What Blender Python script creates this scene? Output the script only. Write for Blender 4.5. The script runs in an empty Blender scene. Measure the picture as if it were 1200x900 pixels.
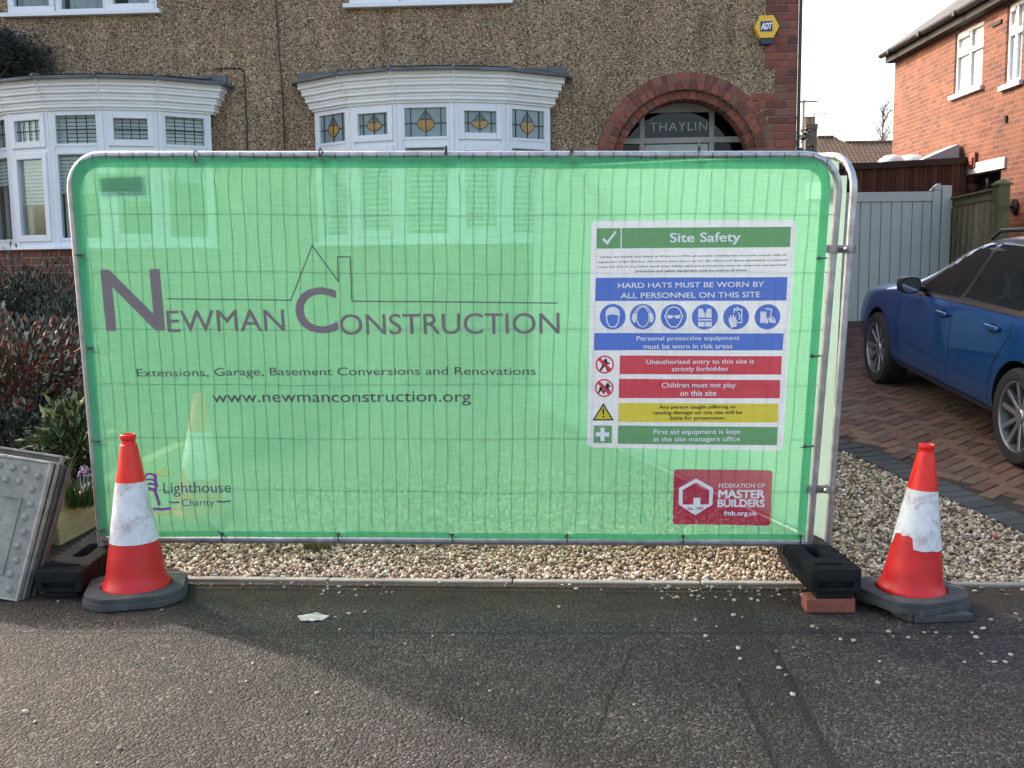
import bpy, bmesh, math, random
import numpy as np
from mathutils import Vector, Matrix, noise
from mathutils.bvhtree import BVHTree
R = math.radians
sc = bpy.context.scene
COL = sc.collection
random.seed(7)
rnd = random.uniform

# ------------------------------------------------------------------ camera, sky, sun, exposure
CAM_H, PITCH, ROLL = 1.57, R(6.9), 0.012
cam = bpy.data.objects.new('camera', bpy.data.cameras.new('camera'))
COL.objects.link(cam)
F = Vector((0, math.cos(PITCH), -math.sin(PITCH)))
R0 = Vector((1, 0, 0)); U0 = R0.cross(F)
RT = R0 * math.cos(ROLL) - U0 * math.sin(ROLL)
UP = U0 * math.cos(ROLL) + R0 * math.sin(ROLL)
C0 = Vector((0, 0, CAM_H))
m = Matrix((RT, UP, -F)).transposed().to_4x4(); m.translation = C0
cam.matrix_world = m
cam.data.sensor_width = 36; cam.data.lens = 36; cam.data.clip_end = 2000; cam.data.clip_start = .05
sc.camera = cam

SUN_EL, SUN_AZ = R(34), R(-50)          # azimuth measured from +Y towards +X
w = bpy.data.worlds.new('World'); sc.world = w; w.use_nodes = True
nt = w.node_tree; nt.nodes.clear()
sky = nt.nodes.new('ShaderNodeTexSky'); sky.sky_type = 'NISHITA'; sky.sun_disc = False
sky.sun_elevation = SUN_EL; sky.sun_rotation = SUN_AZ
sky.air_density = 1.0; sky.dust_density = 4.5; sky.ozone_density = 1.0
bg = nt.nodes.new('ShaderNodeBackground'); bg.inputs[1].default_value = .15
out = nt.nodes.new('ShaderNodeOutputWorld')
nt.links.new(sky.outputs[0], bg.inputs[0]); nt.links.new(bg.outputs[0], out.inputs[0])
sl = bpy.data.lights.new('sun', 'SUN'); sl.energy = 1.5; sl.angle = R(1.8); sl.color = (1, .97, .93)
sun = bpy.data.objects.new('sun', sl); COL.objects.link(sun)
sd = Vector((math.sin(SUN_AZ) * math.cos(SUN_EL), math.cos(SUN_AZ) * math.cos(SUN_EL), math.sin(SUN_EL)))
sun.rotation_euler = sd.to_track_quat('Z', 'Y').to_euler(); sun.location = sd * 60
sc.view_settings.view_transform = 'Standard'; sc.view_settings.look = 'None'
sc.view_settings.exposure = 1.9; sc.view_settings.gamma = 1.0
sc.view_settings.use_curve_mapping = False
sc.view_settings.use_white_balance = True; sc.view_settings.white_balance_temperature = 7250; sc.view_settings.white_balance_tint = 10
sc.cycles.max_bounces = 8; sc.cycles.transparent_max_bounces = 16
sc.cycles.caustics_reflective = False; sc.cycles.caustics_refractive = False

# ------------------------------------------------------------------ measuring: where a pixel of the survey photo (1200x900) meets a plane
def ray(px, py): return F + RT * ((px - 600) / 1200) + UP * ((450 - py) / 1200)
def hit(px, py, p0, n):
    d = ray(px, py); return C0 + d * ((Vector(p0) - C0).dot(n) / d.dot(n))
def atY(px, py, Y):
    d = ray(px, py); return C0 + d * (Y / d.y)
YAW = R(3.6)
UX = Vector((math.cos(YAW), -math.sin(YAW), 0)); VY = Vector((math.sin(YAW), math.cos(YAW), 0))
K0 = hit(600, 684, (0, 0, 0), Vector((0, 0, 1)))       # on the kerb line
SL = .086
def gz(x, y):
    s = (Vector((x, y, 0)) - K0).dot(VY)
    return SL * min(max(s, 0), 25)
GN = (Vector((0, 0, 1)) - VY * SL).normalized()
def gp(px, py):
    p = hit(px, py, (0, 0, 0), Vector((0, 0, 1)))
    if (p - K0).dot(VY) > 0 or p.y < 0: p = hit(px, py, K0, GN)
    return p
def kpt(a, s, dz=0):                                    # along the kerb a, behind it s
    p = K0 + UX * a + VY * s; p.z = SL * min(max(s, 0), 25) + dz; return p

# ------------------------------------------------------------------ helpers: objects
def link(name, data, parent=None):
    o = bpy.data.objects.new(name, data); COL.objects.link(o)
    if parent is not None: o.parent = parent
    return o
def tag(o, label=None, cat=None, group=None, kind=None):
    if label: o['label'] = label
    if cat: o['category'] = cat
    if group: o['group'] = group
    if kind: o['kind'] = kind
    return o
def empty(name, loc=(0, 0, 0), rot=(0, 0, 0)):
    o = link(name, None); o.location = loc; o.rotation_euler = rot; o.empty_display_size = .1; return o
def obj(name, bm, mats, parent=None, smooth=False, bevel=0, seg=2, angle=35):
    me = bpy.data.meshes.new(name); bm.to_mesh(me); bm.free()
    for mm in (mats if isinstance(mats, (list, tuple)) else [mats]): me.materials.append(mm)
    if smooth:
        me.polygons.foreach_set('use_smooth', [True] * len(me.polygons))
        try: me.set_sharp_from_angle(angle=R(angle))
        except Exception: pass
    o = link(name, me, parent)
    if bevel:
        b = o.modifiers.new('bevel', 'BEVEL'); b.width = bevel; b.segments = seg; b.limit_method = 'ANGLE'; b.angle_limit = R(40)
        b.harden_normals = False
    return o
def B(): return bmesh.new()
def box(bm, x0, x1, y0, y1, z0, z1, M=None, mi=0):
    vs = [bm.verts.new(Vector(p) if M is None else M @ Vector(p)) for p in
          ((x0,y0,z0),(x1,y0,z0),(x1,y1,z0),(x0,y1,z0),(x0,y0,z1),(x1,y0,z1),(x1,y1,z1),(x0,y1,z1))]
    flip = M is not None and M.determinant() < 0
    for f in ((3,2,1,0),(4,5,6,7),(0,1,5,4),(1,2,6,5),(2,3,7,6),(3,0,4,7)):
        fc = bm.faces.new([vs[i] for i in (reversed(f) if flip else f)]); fc.material_index = mi
    return vs
def quad(bm, pts, mi=0):
    f = bm.faces.new([bm.verts.new(Vector(p)) for p in pts]); f.material_index = mi; return f
def tube(bm, pts, r, n=10, cap=True, closed=False, mi=0):
    pts = [Vector(p) for p in pts]; k = len(pts); rings = []
    rr = r if isinstance(r, (list, tuple)) else [r] * k
    ref = None
    for i, p in enumerate(pts):
        a = pts[i-1] if i or closed else pts[i]; b = pts[(i+1) % k] if i < k-1 or closed else pts[i]
        t = (b - a).normalized()
        if ref is None:
            ref = t.orthogonal().normalized()
        ref = (ref - t * ref.dot(t)).normalized(); s = t.cross(ref)
        rings.append([bm.verts.new(p + (ref * math.cos(2*math.pi*j/n) + s * math.sin(2*math.pi*j/n)) * rr[i]) for j in range(n)])
    for i in range(k if closed else k-1):
        A, D = rings[i], rings[(i+1) % k]
        for j in range(n):
            f = bm.faces.new((A[j], A[(j+1)%n], D[(j+1)%n], D[j])); f.material_index = mi
    if cap and not closed:
        bm.faces.new(rings[0][::-1]).material_index = mi; bm.faces.new(rings[-1]).material_index = mi
def lathe(bm, prof, n=32, M=None, mi=0, cap=True):
    rings = []
    for r, z in prof:
        rings.append([bm.verts.new((M or Matrix()) @ Vector((r*math.cos(2*math.pi*j/n), r*math.sin(2*math.pi*j/n), z))) for j in range(n)])
    for a, b in zip(rings, rings[1:]):
        for j in range(n):
            f = bm.faces.new((a[j], a[(j+1)%n], b[(j+1)%n], b[j])); f.material_index = mi
    if cap and prof[0][0] > 1e-4: bm.faces.new(rings[0][::-1]).material_index = mi
    if cap and prof[-1][0] > 1e-4: bm.faces.new(rings[-1]).material_index = mi
    return rings
def flat(loops, t=0.0):
    """bmesh of a 2-D outline with holes in the XY plane; t = thickness (0..-t in z)"""
    cu = bpy.data.curves.new('tmp', 'CURVE'); cu.dimensions = '2D'; cu.fill_mode = 'BOTH' if t else 'FRONT'
    if t: cu.extrude = t / 2
    for lp in loops:
        s = cu.splines.new('POLY'); s.points.add(len(lp) - 1); s.use_cyclic_u = True
        for q, p in zip(s.points, lp): q.co = (p[0], p[1], 0, 1)
    o = bpy.data.objects.new('tmp', cu); COL.objects.link(o)
    bpy.context.view_layer.update()
    me = bpy.data.meshes.new_from_object(o.evaluated_get(bpy.context.evaluated_depsgraph_get()))
    bm = B(); bm.from_mesh(me)
    bpy.data.objects.remove(o); bpy.data.curves.remove(cu); bpy.data.meshes.remove(me)
    bmesh.ops.remove_doubles(bm, verts=bm.verts, dist=1e-6)
    if t: bmesh.ops.translate(bm, verts=bm.verts, vec=(0, 0, -t/2))
    else:
        for f in bm.faces:
            if f.normal.z < 0: f.normal_flip()
    return bm
def text(body, x0, x1, y0, y1, bold=0.0, shear=0.0, space=1.0, extr=0.0):
    """bmesh of writing stretched into the box x0..x1, y0..y1 of the XY plane"""
    cu = bpy.data.curves.new('tmp', 'FONT'); cu.body = body; cu.size = 1; cu.shear = shear
    cu.space_character = space; cu.extrude = extr; cu.resolution_u = 4
    cu.fill_mode = 'BOTH' if extr else 'FRONT'
    o = bpy.data.objects.new('tmp', cu); COL.objects.link(o); bpy.context.view_layer.update()
    me = bpy.data.meshes.new_from_object(o.evaluated_get(bpy.context.evaluated_depsgraph_get()))
    bm = B(); bm.from_mesh(me)
    bpy.data.objects.remove(o); bpy.data.curves.remove(cu); bpy.data.meshes.remove(me)
    xs = [v.co.x for v in bm.verts]; ys = [v.co.y for v in bm.verts]
    a, b, c, d = min(xs), max(xs), min(ys), max(ys)
    if bold > 0:                                        # heavier strokes: shifted copies a hair apart
        base = bm.copy()
        for k, (dx, dy) in enumerate(((1, 0), (0, 1), (1, 1))):
            add(bm, base.copy(), Matrix.Translation((dx*bold*2, dy*bold*1.4, .00012*(k+1))))
        base.free(); b += bold*2; d += bold*1.4
    for v in bm.verts:
        v.co.x = x0 + (v.co.x - a) / (b - a) * (x1 - x0); v.co.y = y0 + (v.co.y - c) / (d - c) * (y1 - y0)
    return bm
def add(bm, other, M=None):
    if M is not None: bmesh.ops.transform(other, matrix=M, verts=other.verts)
    me = bpy.data.meshes.new('tmp'); other.to_mesh(me); other.free(); bm.from_mesh(me); bpy.data.meshes.remove(me)
def rrect(x0, x1, y0, y1, r, n=6):
    o = []
    for cx, cy, a in ((x1-r, y1-r, 0), (x0+r, y1-r, 90), (x0+r, y0+r, 180), (x1-r, y0+r, 270)):
        o += [(cx + r*math.cos(R(a + 90*i/n)), cy + r*math.sin(R(a + 90*i/n))) for i in range(n+1)]
    return o
def circ(x, y, r, n=28): return [(x + r*math.cos(2*math.pi*i/n), y + r*math.sin(2*math.pi*i/n)) for i in range(n)]
def copy_tree(o, parent=None):
    c = o.copy(); COL.objects.link(c)
    if parent is not None: c.parent = parent
    for ch in list(o.children): copy_tree(ch, c)
    return c

# ------------------------------------------------------------------ helpers: materials
class NT:
    def __init__(s, name):
        s.m = bpy.data.materials.new(name); s.m.use_nodes = True; s.t = s.m.node_tree; s.t.nodes.clear()
        s.o = s.n('ShaderNodeOutputMaterial')
    def n(s, typ, ins=None, **props):
        nd = s.t.nodes.new(typ)
        for k, v in props.items(): setattr(nd, k, v)
        for k, v in (ins or {}).items():
            if isinstance(v, bpy.types.NodeSocket): s.t.links.new(v, nd.inputs[k])
            else: nd.inputs[k].default_value = v
        return nd
    def pos(s): return s.n('ShaderNodeTexCoord').outputs['Object']
    def noise(s, scale, detail=4, rough=.6, vec=None, dist=0):
        return s.n('ShaderNodeTexNoise', {'Vector': vec or s.pos(), 'Scale': scale, 'Detail': detail, 'Roughness': rough, 'Distortion': dist}).outputs['Fac']
    def ramp(s, fac, stops, interp='LINEAR'):
        nd = s.n('ShaderNodeValToRGB', {'Fac': fac}); cr = nd.color_ramp; cr.interpolation = interp
        while len(cr.elements) > 1: cr.elements.remove(cr.elements[-1])
        for i, (p, c) in enumerate(stops):
            e = cr.elements[0] if i == 0 else cr.elements.new(p)
            e.position = p; e.color = (*c, 1) if len(c) == 3 else c
        return nd.outputs['Color']
    def math(s, op, a, b=None, clamp=False):
        ins = {0: a}
        if b is not None: ins[1] = b
        return s.n('ShaderNodeMath', ins, operation=op, use_clamp=clamp).outputs[0]
    def mix(s, fac, a, b, blend='MIX'):
        nd = s.n('ShaderNodeMix', data_type='RGBA', blend_type=blend)
        for k, v in ((0, fac), (6, a), (7, b)):
            if isinstance(v, bpy.types.NodeSocket): s.t.links.new(v, nd.inputs[k])
            else: nd.inputs[k].default_value = v if k == 0 else (*v, 1) if len(v) == 3 else v
        return nd.outputs[2]
    def bump(s, h, strength=.3, dist=.01): return s.n('ShaderNodeBump', {'Height': h, 'Strength': strength, 'Distance': dist}).outputs[0]
    def principled(s, col, rough=.6, normal=None, **kw):
        ins = {'Base Color': col if isinstance(col, bpy.types.NodeSocket) else (*col, 1), 'Roughness': rough}
        if normal is not None: ins['Normal'] = normal
        for k, v in kw.items(): ins[k.replace('_', ' ')] = v
        return s.n('ShaderNodeBsdfPrincipled', ins).outputs[0]
    def done(s, sh): s.t.links.new(sh, s.o.inputs[0]); return s.m
def solid(name, col, rough=.6, var=.25, scale=6, bump=0, bscale=60, grime=None, **kw):
    g = NT(name); f = g.noise(scale, 6, .65)
    lo = tuple(c*(1-var) for c in col); hi = tuple(min(1, c*(1+var)) for c in col)
    c = g.ramp(f, [(.3, lo), (.7, hi)])
    if grime:
        f2 = g.noise(scale*2.3, 8, .7)
        c = g.mix(g.ramp(f2, [(grime[1], (0,0,0)), (min(1, grime[1]+.14), (1,1,1))]), c, grime[0])
    nrm = g.bump(g.noise(bscale, 6, .7), bump, .01) if bump else None
    return g.done(g.principled(c, rough, nrm, **kw))
def island(name, stops, rough=.7, bump=0, bscale=120, fine=0, **kw):
    g = NT(name); geo = g.n('ShaderNodeNewGeometry')
    c = g.ramp(geo.outputs['Random Per Island'], stops)
    if fine:
        f = g.noise(bscale*.4, 6, .7)
        c = g.mix(1.0, c, g.ramp(f, [(.3, (1-fine,)*3), (.7, (1+fine,)*3)]), 'MULTIPLY')
    nrm = g.bump(g.noise(bscale, 5, .7), bump, .006) if bump else None
    return g.done(g.principled(c, rough, nrm, **kw))
def brickmat(name, c1, c2, mortar, swap='xz', bw=.225, rh=.075, ms=.006, bump=.5, stain=None):
    g = NT(name); sp = g.n('ShaderNodeSeparateXYZ', {0: g.pos()})
    v = g.n('ShaderNodeCombineXYZ', {0: sp.outputs['XYZ'.index(swap[0].upper())], 1: sp.outputs['XYZ'.index(swap[1].upper())]}).outputs[0]
    b = g.n('ShaderNodeTexBrick', {'Vector': v, 'Color1': (*c1, 1), 'Color2': (*c2, 1), 'Mortar': (*mortar, 1), 'Scale': 1.0, 'Mortar Size': ms,
            'Mortar Smooth': .15, 'Bias': 0.0, 'Brick Width': bw, 'Row Height': rh})
    b.offset = .5
    # irregular tone over groups of bricks and fine grain in each face
    c = g.mix(1.0, b.outputs['Color'], g.ramp(g.noise(2.2, 8, .7), [(.25, (.66,.66,.68)), (.75, (1.22,1.2,1.15))]), 'MULTIPLY')
    c = g.mix(1.0, c, g.ramp(g.noise(45, 6, .7), [(.3, (.8,.78,.78)), (.7, (1.15,1.15,1.15))]), 'MULTIPLY')
    if stain: c = g.mix(g.ramp(g.noise(1.1, 8, .72), [(.55, (0,0,0)), (.75, (.5,.5,.5))]), c, stain)
    h = g.math('ADD', g.math('MULTIPLY', b.outputs['Fac'], -1.0), g.math('MULTIPLY', g.noise(90, 5), .35))
    return g.done(g.principled(c, .85, g.bump(h, bump, .008)))

M = {}
M['pvc'] = solid('white_pvc', (.72, .74, .78), .32, .05, 3, grime=((.5,.5,.48), .66))
M['pvc2'] = solid('white_cladding', (.80, .80, .81), .4, .05, 5, grime=((.52,.52,.48), .64))
M['lead'] = solid('lead', (.10, .115, .125), .55, .35, 5, .3, 40)
M['galv'] = solid('galvanised', (.42, .43, .45), .42, .3, 14, .08, 60, Metallic=.75)
M['galv_dull'] = solid('galvanised_dull', (.22, .22, .24), .5, .35, 20, .1, 60, Metallic=.6)
M['wire'] = solid('wire', (.04, .055, .045), .5, .2, 20, Metallic=.3)
M['rubber'] = solid('rubber', (.024, .0245, .0255), .9, .35, 9, .35, 70, grime=((.04,.038,.036), .62), Specular_IOR_Level=0.0)
M['rubber_grey'] = solid('rubber_grey', (.075, .077, .077), .85, .3, 7, .35, 60, Specular_IOR_Level=.3, grime=((.16,.15,.135), .58))
M['cone_red'] = solid('cone_red', (.66, .010, .012), .42, .16, 9, .12, 40, grime=((.34,.04,.03), .60))
M['cone_top'] = solid('cone_orange_red', (.86, .016, .010), .38, .1, 9)
def cone_white():
    g = NT('cone_sleeve')
    c = g.ramp(g.noise(9, 8, .72), [(.3, (.66,.63,.64)), (.55, (.80,.79,.81)), (.75, (.72,.70,.70))])
    f = g.noise(6.5, 10, .78, dist=.6)
    c = g.mix(g.ramp(f, [(.50, (0,0,0)), (.62, (.85,.85,.85))]), c, (.42,.35,.31))
    f3 = g.noise(70, 4, .8); c = g.mix(g.ramp(f3, [(.62, (0,0,0)), (.70, (.5,.5,.5))]), c, (.45,.40,.38))
    return g.done(g.principled(c, .38, g.bump(g.noise(26, 6, .7), .25, .008)))
M['cone_white'] = cone_white()
M['black_plastic'] = solid('black_plastic', (.012, .012, .013), .4, .2, 10)
M['tie'] = solid('tie', (.008, .03, .02), .4, .2, 10)
M['red_brick'] = solid('loose_brick', (.28, .085, .055), .85, .3, 12, .4, 70)
M['concrete'] = solid('concrete', (.25, .23, .195), .9, .3, 5, .4, 90, grime=((.12,.11,.09), .56))
M['soil'] = solid('soil', (.045, .034, .026), .95, .6, 14, .9, 60)
M['sleeper'] = None
# ------------------------------------------------------------------ materials of the big surfaces
def asphalt():
    g = NT('asphalt'); p = g.pos()
    sp = g.n('ShaderNodeSeparateXYZ', {0: p})
    v = g.n('ShaderNodeTexVoronoi', {'Vector': p, 'Scale': 100.0, 'Randomness': 1.0})
    c = g.ramp(g.n('ShaderNodeSeparateColor', {0: v.outputs['Color']}).outputs[0], [(0, (.014,.0117,.0120)), (.5, (.030,.0258,.0260)), (.85, (.054,.0465,.0455)), (1, (.12,.104,.096))])
    c = g.mix(1.0, c, g.ramp(g.noise(1.7, 8, .68), [(.30, (.55,.53,.52)), (.5, (.95,.95,.95)), (.70, (1.6,1.52,1.4))]), 'MULTIPLY')
    # brown silt and moss near the kerb, blotched
    dist = g.math('SUBTRACT', K0.y, g.math('ADD', sp.outputs[1], g.math('MULTIPLY', sp.outputs[0], math.tan(YAW))))
    near = g.math('SUBTRACT', 1.0, g.math('MULTIPLY', dist, 1.7), True)
    blot = g.ramp(g.noise(4.5, 8, .7), [(.36, (0,0,0)), (.56, (1,1,1))])
    silt = g.math('MULTIPLY', near, blot)
    c = g.mix(g.math('MULTIPLY', silt, .85), c, (.085,.050,.023))
    dk = g.ramp(g.math('ADD', dist, g.math('MULTIPLY', g.math('SUBTRACT', g.noise(3, 6, .7), .5), .22)), [(.05, (.62,.60,.58)), (.30, (.74,.72,.71)), (.40, (1,1,1))])
    c = g.mix(1.0, c, dk, 'MULTIPLY')
    # relaid trench: seams along two lines
    def seam(p0, p1, wd, c):
        d = (p1 - p0); L = d.length; d.normalize(); nx, ny = -d.y, d.x
        wob = g.math('MULTIPLY', g.math('SUBTRACT', g.noise(7, 6, .7), .5), .05)
        e = g.math('ADD', g.math('ADD', g.math('MULTIPLY', sp.outputs[0], nx), g.math('MULTIPLY', sp.outputs[1], ny)), -(p0.x*nx + p0.y*ny))
        e = g.math('ABSOLUTE', g.math('ADD', e, wob))
        t = g.math('ADD', g.math('ADD', g.math('MULTIPLY', sp.outputs[0], d.x), g.math('MULTIPLY', sp.outputs[1], d.y)), -(p0.x*d.x + p0.y*d.y))
        inside = g.math('MULTIPLY', g.math('GREATER_THAN', t, 0.0), g.math('LESS_THAN', t, L))
        gap = g.ramp(g.noise(11, 5, .7), [(.30, (0,0,0)), (.42, (1,1,1))])
        line = g.math('MULTIPLY', g.math('MULTIPLY', g.math('LESS_THAN', e, wd), inside), gap)
        return line
    L1 = seam(gp(866, 800), gp(912, 905), .012, c); L2 = seam(gp(902, 752), gp(982, 905), .016, c)
    L3 = seam(gp(-60, 742), gp(1300, 742), .012, c); L4 = seam(gp(700, 860), gp(740, 760), .006, c)
    ln = g.math('MAXIMUM', g.math('MAXIMUM', L1, L2), g.math('MAXIMUM', g.math('MULTIPLY', L3, .7), L4))
    c = g.mix(g.math('MULTIPLY', ln, .85), c, (.006,.006,.006))
    # the relaid strip between the two seams is smoother and darker
    def sidef(p0, p1):
        d = (p1 - p0).normalized(); nx, ny = -d.y, d.x
        return g.math('GREATER_THAN', g.math('ADD', g.math('MULTIPLY', sp.outputs[0], nx), g.math('MULTIPLY', sp.outputs[1], ny)), p0.x*nx + p0.y*ny)
    strip_ = g.math('MULTIPLY', sidef(gp(866, 800), gp(912, 905)), g.math('SUBTRACT', 1.0, sidef(gp(902, 752), gp(982, 905))))
    strip_ = g.math('ABSOLUTE', g.math('SUBTRACT', sidef(gp(866, 800), gp(912, 905)), sidef(gp(902, 752), gp(982, 905))))
    c = g.mix(g.math('MULTIPLY', strip_, .38), c, (.016,.0145,.0145))
    h = g.math('ADD', v.outputs['Distance'], g.math('MULTIPLY', ln, .8))
    h2 = g.math('ADD', g.math('MULTIPLY', h, -1.0), g.math('MULTIPLY', g.noise(30, 6, .7), 1.2))
    return g.done(g.principled(c, .8, g.bump(h2, 1.0, .011), Specular_IOR_Level=.35))
M['asphalt'] = asphalt()
def pebbledash():
    g = NT('pebbledash'); p = g.pos()
    v = g.n('ShaderNodeTexVoronoi', {'Vector': p, 'Scale': 80.0, 'Randomness': 1.0})
    r = g.n('ShaderNodeSeparateColor', {0: v.outputs['Color']}).outputs[0]
    c = g.ramp(r, [(0, (.075,.053,.038)), (.2, (.275,.187,.112)), (.55, (.41,.29,.182)), (.88, (.50,.372,.252)), (.96, (.57,.47,.38)), (1, (.74,.68,.60))])
    gap = g.ramp(v.outputs['Distance'], [(.40, (1,1,1)), (.75, (.42,.40,.38))])
    c = g.mix(1.0, c, gap, 'MULTIPLY')
    c = g.mix(1.0, c, g.ramp(g.noise(1.3, 8, .7), [(.3, (.80,.78,.76)), (.7, (1.16,1.14,1.1))]), 'MULTIPLY')
    mp = g.n('ShaderNodeMapping', {'Vector': p, 'Scale': (3.2, 3.2, .35)}).outputs[0]
    c = g.mix(1.0, c, g.ramp(g.noise(1.6, 6, .65, mp), [(.34, (.74,.72,.70)), (.52, (1,1,1)), (.72, (1.10,1.09,1.07))]), 'MULTIPLY')
    h = g.math('ADD', g.math('MULTIPLY', v.outputs['Distance'], -1.0), g.math('MULTIPLY', g.noise(25, 4), .5))
    return g.done(g.principled(c, .9, g.bump(h, .8, .012)))
M['dash'] = pebbledash()
M['pier'] = island('pier_brick', [(0, (.13,.043,.034)), (.4, (.22,.065,.044)), (.75, (.29,.088,.055)), (1, (.17,.09,.065))], .85, .5, 70, .25)
M['mortar'] = solid('mortar', (.23, .195, .165), .95, .2, 20, .4, 120)
M['nbrick'] = brickmat('orange_brick', (.115, .027, .015), (.23, .066, .033), (.21, .14, .10), 'xy', stain=(.30,.10,.06))
M['plinth'] = brickmat('plinth_brick', (.15, .05, .035), (.22, .07, .045), (.25, .21, .18), 'xz')
M['cbrick'] = brickmat('chimney_brick', (.13, .10, .075), (.19, .14, .10), (.2, .18, .15), 'xz')
def glass(name, tint, refl, rough=.02):
    g = NT(name); fr = g.n('ShaderNodeFresnel', {'IOR': 1.5}).outputs[0]
    fac = g.math('ADD', g.math('MULTIPLY', fr, .32), refl, True)
    wob = g.bump(g.noise(2.5, 2, .5), .04, .02)
    gl = g.n('ShaderNodeBsdfGlossy', {'Color': (.86,.93,1,1), 'Roughness': rough, 'Normal': wob}).outputs[0]
    tr = g.n('ShaderNodeBsdfTransparent', {'Color': (*tint, 1)}).outputs[0]
    return g.done(g.n('ShaderNodeMixShader', {0: fac, 1: tr, 2: gl}).outputs[0])
M['glass'] = glass('window_glass', (.86,.90,.90), .0)
M['obscure'] = solid('obscured_glass', (.20, .27, .29), .16, .18, 3)
M['cream_glass'] = solid('patterned_glass', (.42, .44, .42), .2, .25, 9)
M['amber'] = solid('amber_glass', (.34, .20, .05), .2, .3, 30)
M['slate_glass'] = solid('slate_glass', (.10, .12, .14), .2, .3, 20)
M['leading'] = solid('leading', (.022, .026, .032), .5, .2, 20)
M['blind'] = solid('blind', (.80, .81, .79), .6, .05, 4)
M['curtain'] = solid('net_curtain', (.55, .58, .58), .8, .12, 10)
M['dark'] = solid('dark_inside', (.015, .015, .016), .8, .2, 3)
M['tile'] = solid('roof_tile_dark', (.055, .055, .06), .8, .3, 3, .4, 20)
M['fence_wood'] = island('fence_wood', [(0, (.13,.125,.078)), (.5, (.205,.19,.115)), (1, (.29,.26,.165))], .9, .5, 30, .35)
M['post_wood'] = solid('post_wood', (.125, .135, .06), .9, .45, 9, .5, 40, grime=((.13,.12,.08), .55))
M['clad'] = island('brown_cladding', [(0, (.065,.026,.016)), (.5, (.10,.04,.024)), (1, (.14,.06,.035))], .8, .3, 30, .3)
M['gate'] = solid('gate_paint', (.53, .585, .545), .5, .06, 3, .05, 30)
def sleeper():
    g = NT('sleeper_wood'); mp = g.n('ShaderNodeMapping', {'Vector': g.pos(), 'Scale': (1.2, 14, 14)}).outputs[0]
    f = g.noise(2.2, 8, .7, mp, 1.0)
    c = g.ramp(f, [(.3, (.34,.255,.13)), (.5, (.58,.46,.25)), (.7, (.70,.59,.36))])
    return g.done(g.principled(c, .85, g.bump(f, .3, .01)))
M['sleeper'] = sleeper()
def paver(name, stops):
    return island(name, stops, .85, .5, 60, .3)
M['paver'] = paver('red_paver', [(0, (.070,.037,.026)), (.35, (.115,.056,.037)), (.7, (.155,.084,.055)), (1, (.105,.074,.053))])
M['paver_dark'] = paver('charcoal_paver', [(0, (.028,.030,.032)), (1, (.055,.057,.06))])
M['joint'] = solid('joint_sand', (.028, .024, .020), .95, .4, 30, .3, 90)
M['stone'] = island('gravel_stone', [(0, (.085,.060,.041)), (.18, (.20,.140,.090)), (.42, (.34,.255,.168)), (.66, (.46,.365,.26)), (.88, (.57,.485,.385)), (1, (.74,.69,.61))], .8, .3, 160, .2)
M['gravel_base'] = solid('gravel_base', (.16, .125, .09), .95, .5, 55, .9, 80)

# ------------------------------------------------------------------ the setting: pavement, kerb, ground, gravel, driveway
def kp(a, s): p = kpt(a, s); return (p.x, p.y, p.z)
bm = B(); quad(bm, [kp(-60, -40), kp(60, -40), kp(60, 0), kp(-60, 0)])
tag(obj('pavement', bm, M['asphalt']), kind='structure')
bm = B(); quad(bm, [(p[0], p[1], .004) for p in (kp(-60, -40), kp(60, -40), kp(60, -6.6), kp(-60, -6.6))])
tag(obj('bounce_road', bm, solid('pale_bounce_concrete', (.33,.32,.30), .85, .12, 2, .3, 60)), kind='structure')  # unseen pale surface behind the camera, added to bounce fill onto the fronts
bm = B()
for s0, s1 in ((.06, 25), (25, 60), (60, 900)):
    W = 60 if s1 < 100 else 900
    quad(bm, [kp(-W, s0), kp(W, s0), kp(W, s1), kp(-W, s1)])
bmesh.ops.translate(bm, verts=bm.verts, vec=(0, 0, -.03))
tag(obj('ground', bm, M['soil']), kind='structure')
bm = B(); a = -10.06
while a < 8:
    L = .915; Mk = Matrix.Translation(kpt(a, 0)) @ Matrix.Rotation(-YAW, 4, 'Z')
    box(bm, 0, L - .006, 0, .05, -.08, .013 + rnd(-.003, .003), Mk); a += L
tag(obj('kerb', bm, M['concrete'], bevel=.006), kind='structure')

# edge of the block-paved drive: gravel side of the charcoal border
edge = [gp(1330, 690), gp(1262, 657), gp(1200, 627), gp(1127, 594), gp(1059, 562), gp(981, 527)]
edge += [Vector((1.98, 7.7, 0)), Vector((1.9, 8.8, 0)), Vector((1.95, 10.1, 0))]
edge = [Vector((p.x, p.y, 0)) for p in edge]
def cr(pts, n=10):
    o = []
    for i in range(len(pts)-1):
        p0, p1, p2, p3 = pts[max(i-1,0)], pts[i], pts[i+1], pts[min(i+2, len(pts)-1)]
        for k in range(n):
            t = k/n
            o.append(.5*((2*p1) + (p2-p0)*t + (2*p0-5*p1+4*p2-p3)*t*t + (3*p1-p0-3*p2+p3)*t*t*t))
    return o + [pts[-1]]
EC = cr(edge)
def drive_side(x, y):                                   # > 0 on the drive's side of the border curve
    best, sgn = 1e9, 0
    for a, b in zip(EC, EC[1:]):
        d = b - a; q = Vector((x, y, 0)); t = max(0, min(1, (q-a).dot(d)/d.dot(d))); e = q - (a + d*t); L = e.length
        if L < best: best, sgn = L, (1 if d.x*e.y - d.y*e.x < 0 else -1)
    return best * sgn
def surf(name, poly, mat, dz):
    bm = flat([[(p[0], p[1]) for p in poly]])
    for v in bm.verts: v.co.z = gz(v.co.x, v.co.y) + dz
    return tag(obj(name, bm, mat), kind='structure')
kk = [kpt(a, .05) for a in (-2.2, 6.5)]
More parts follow.
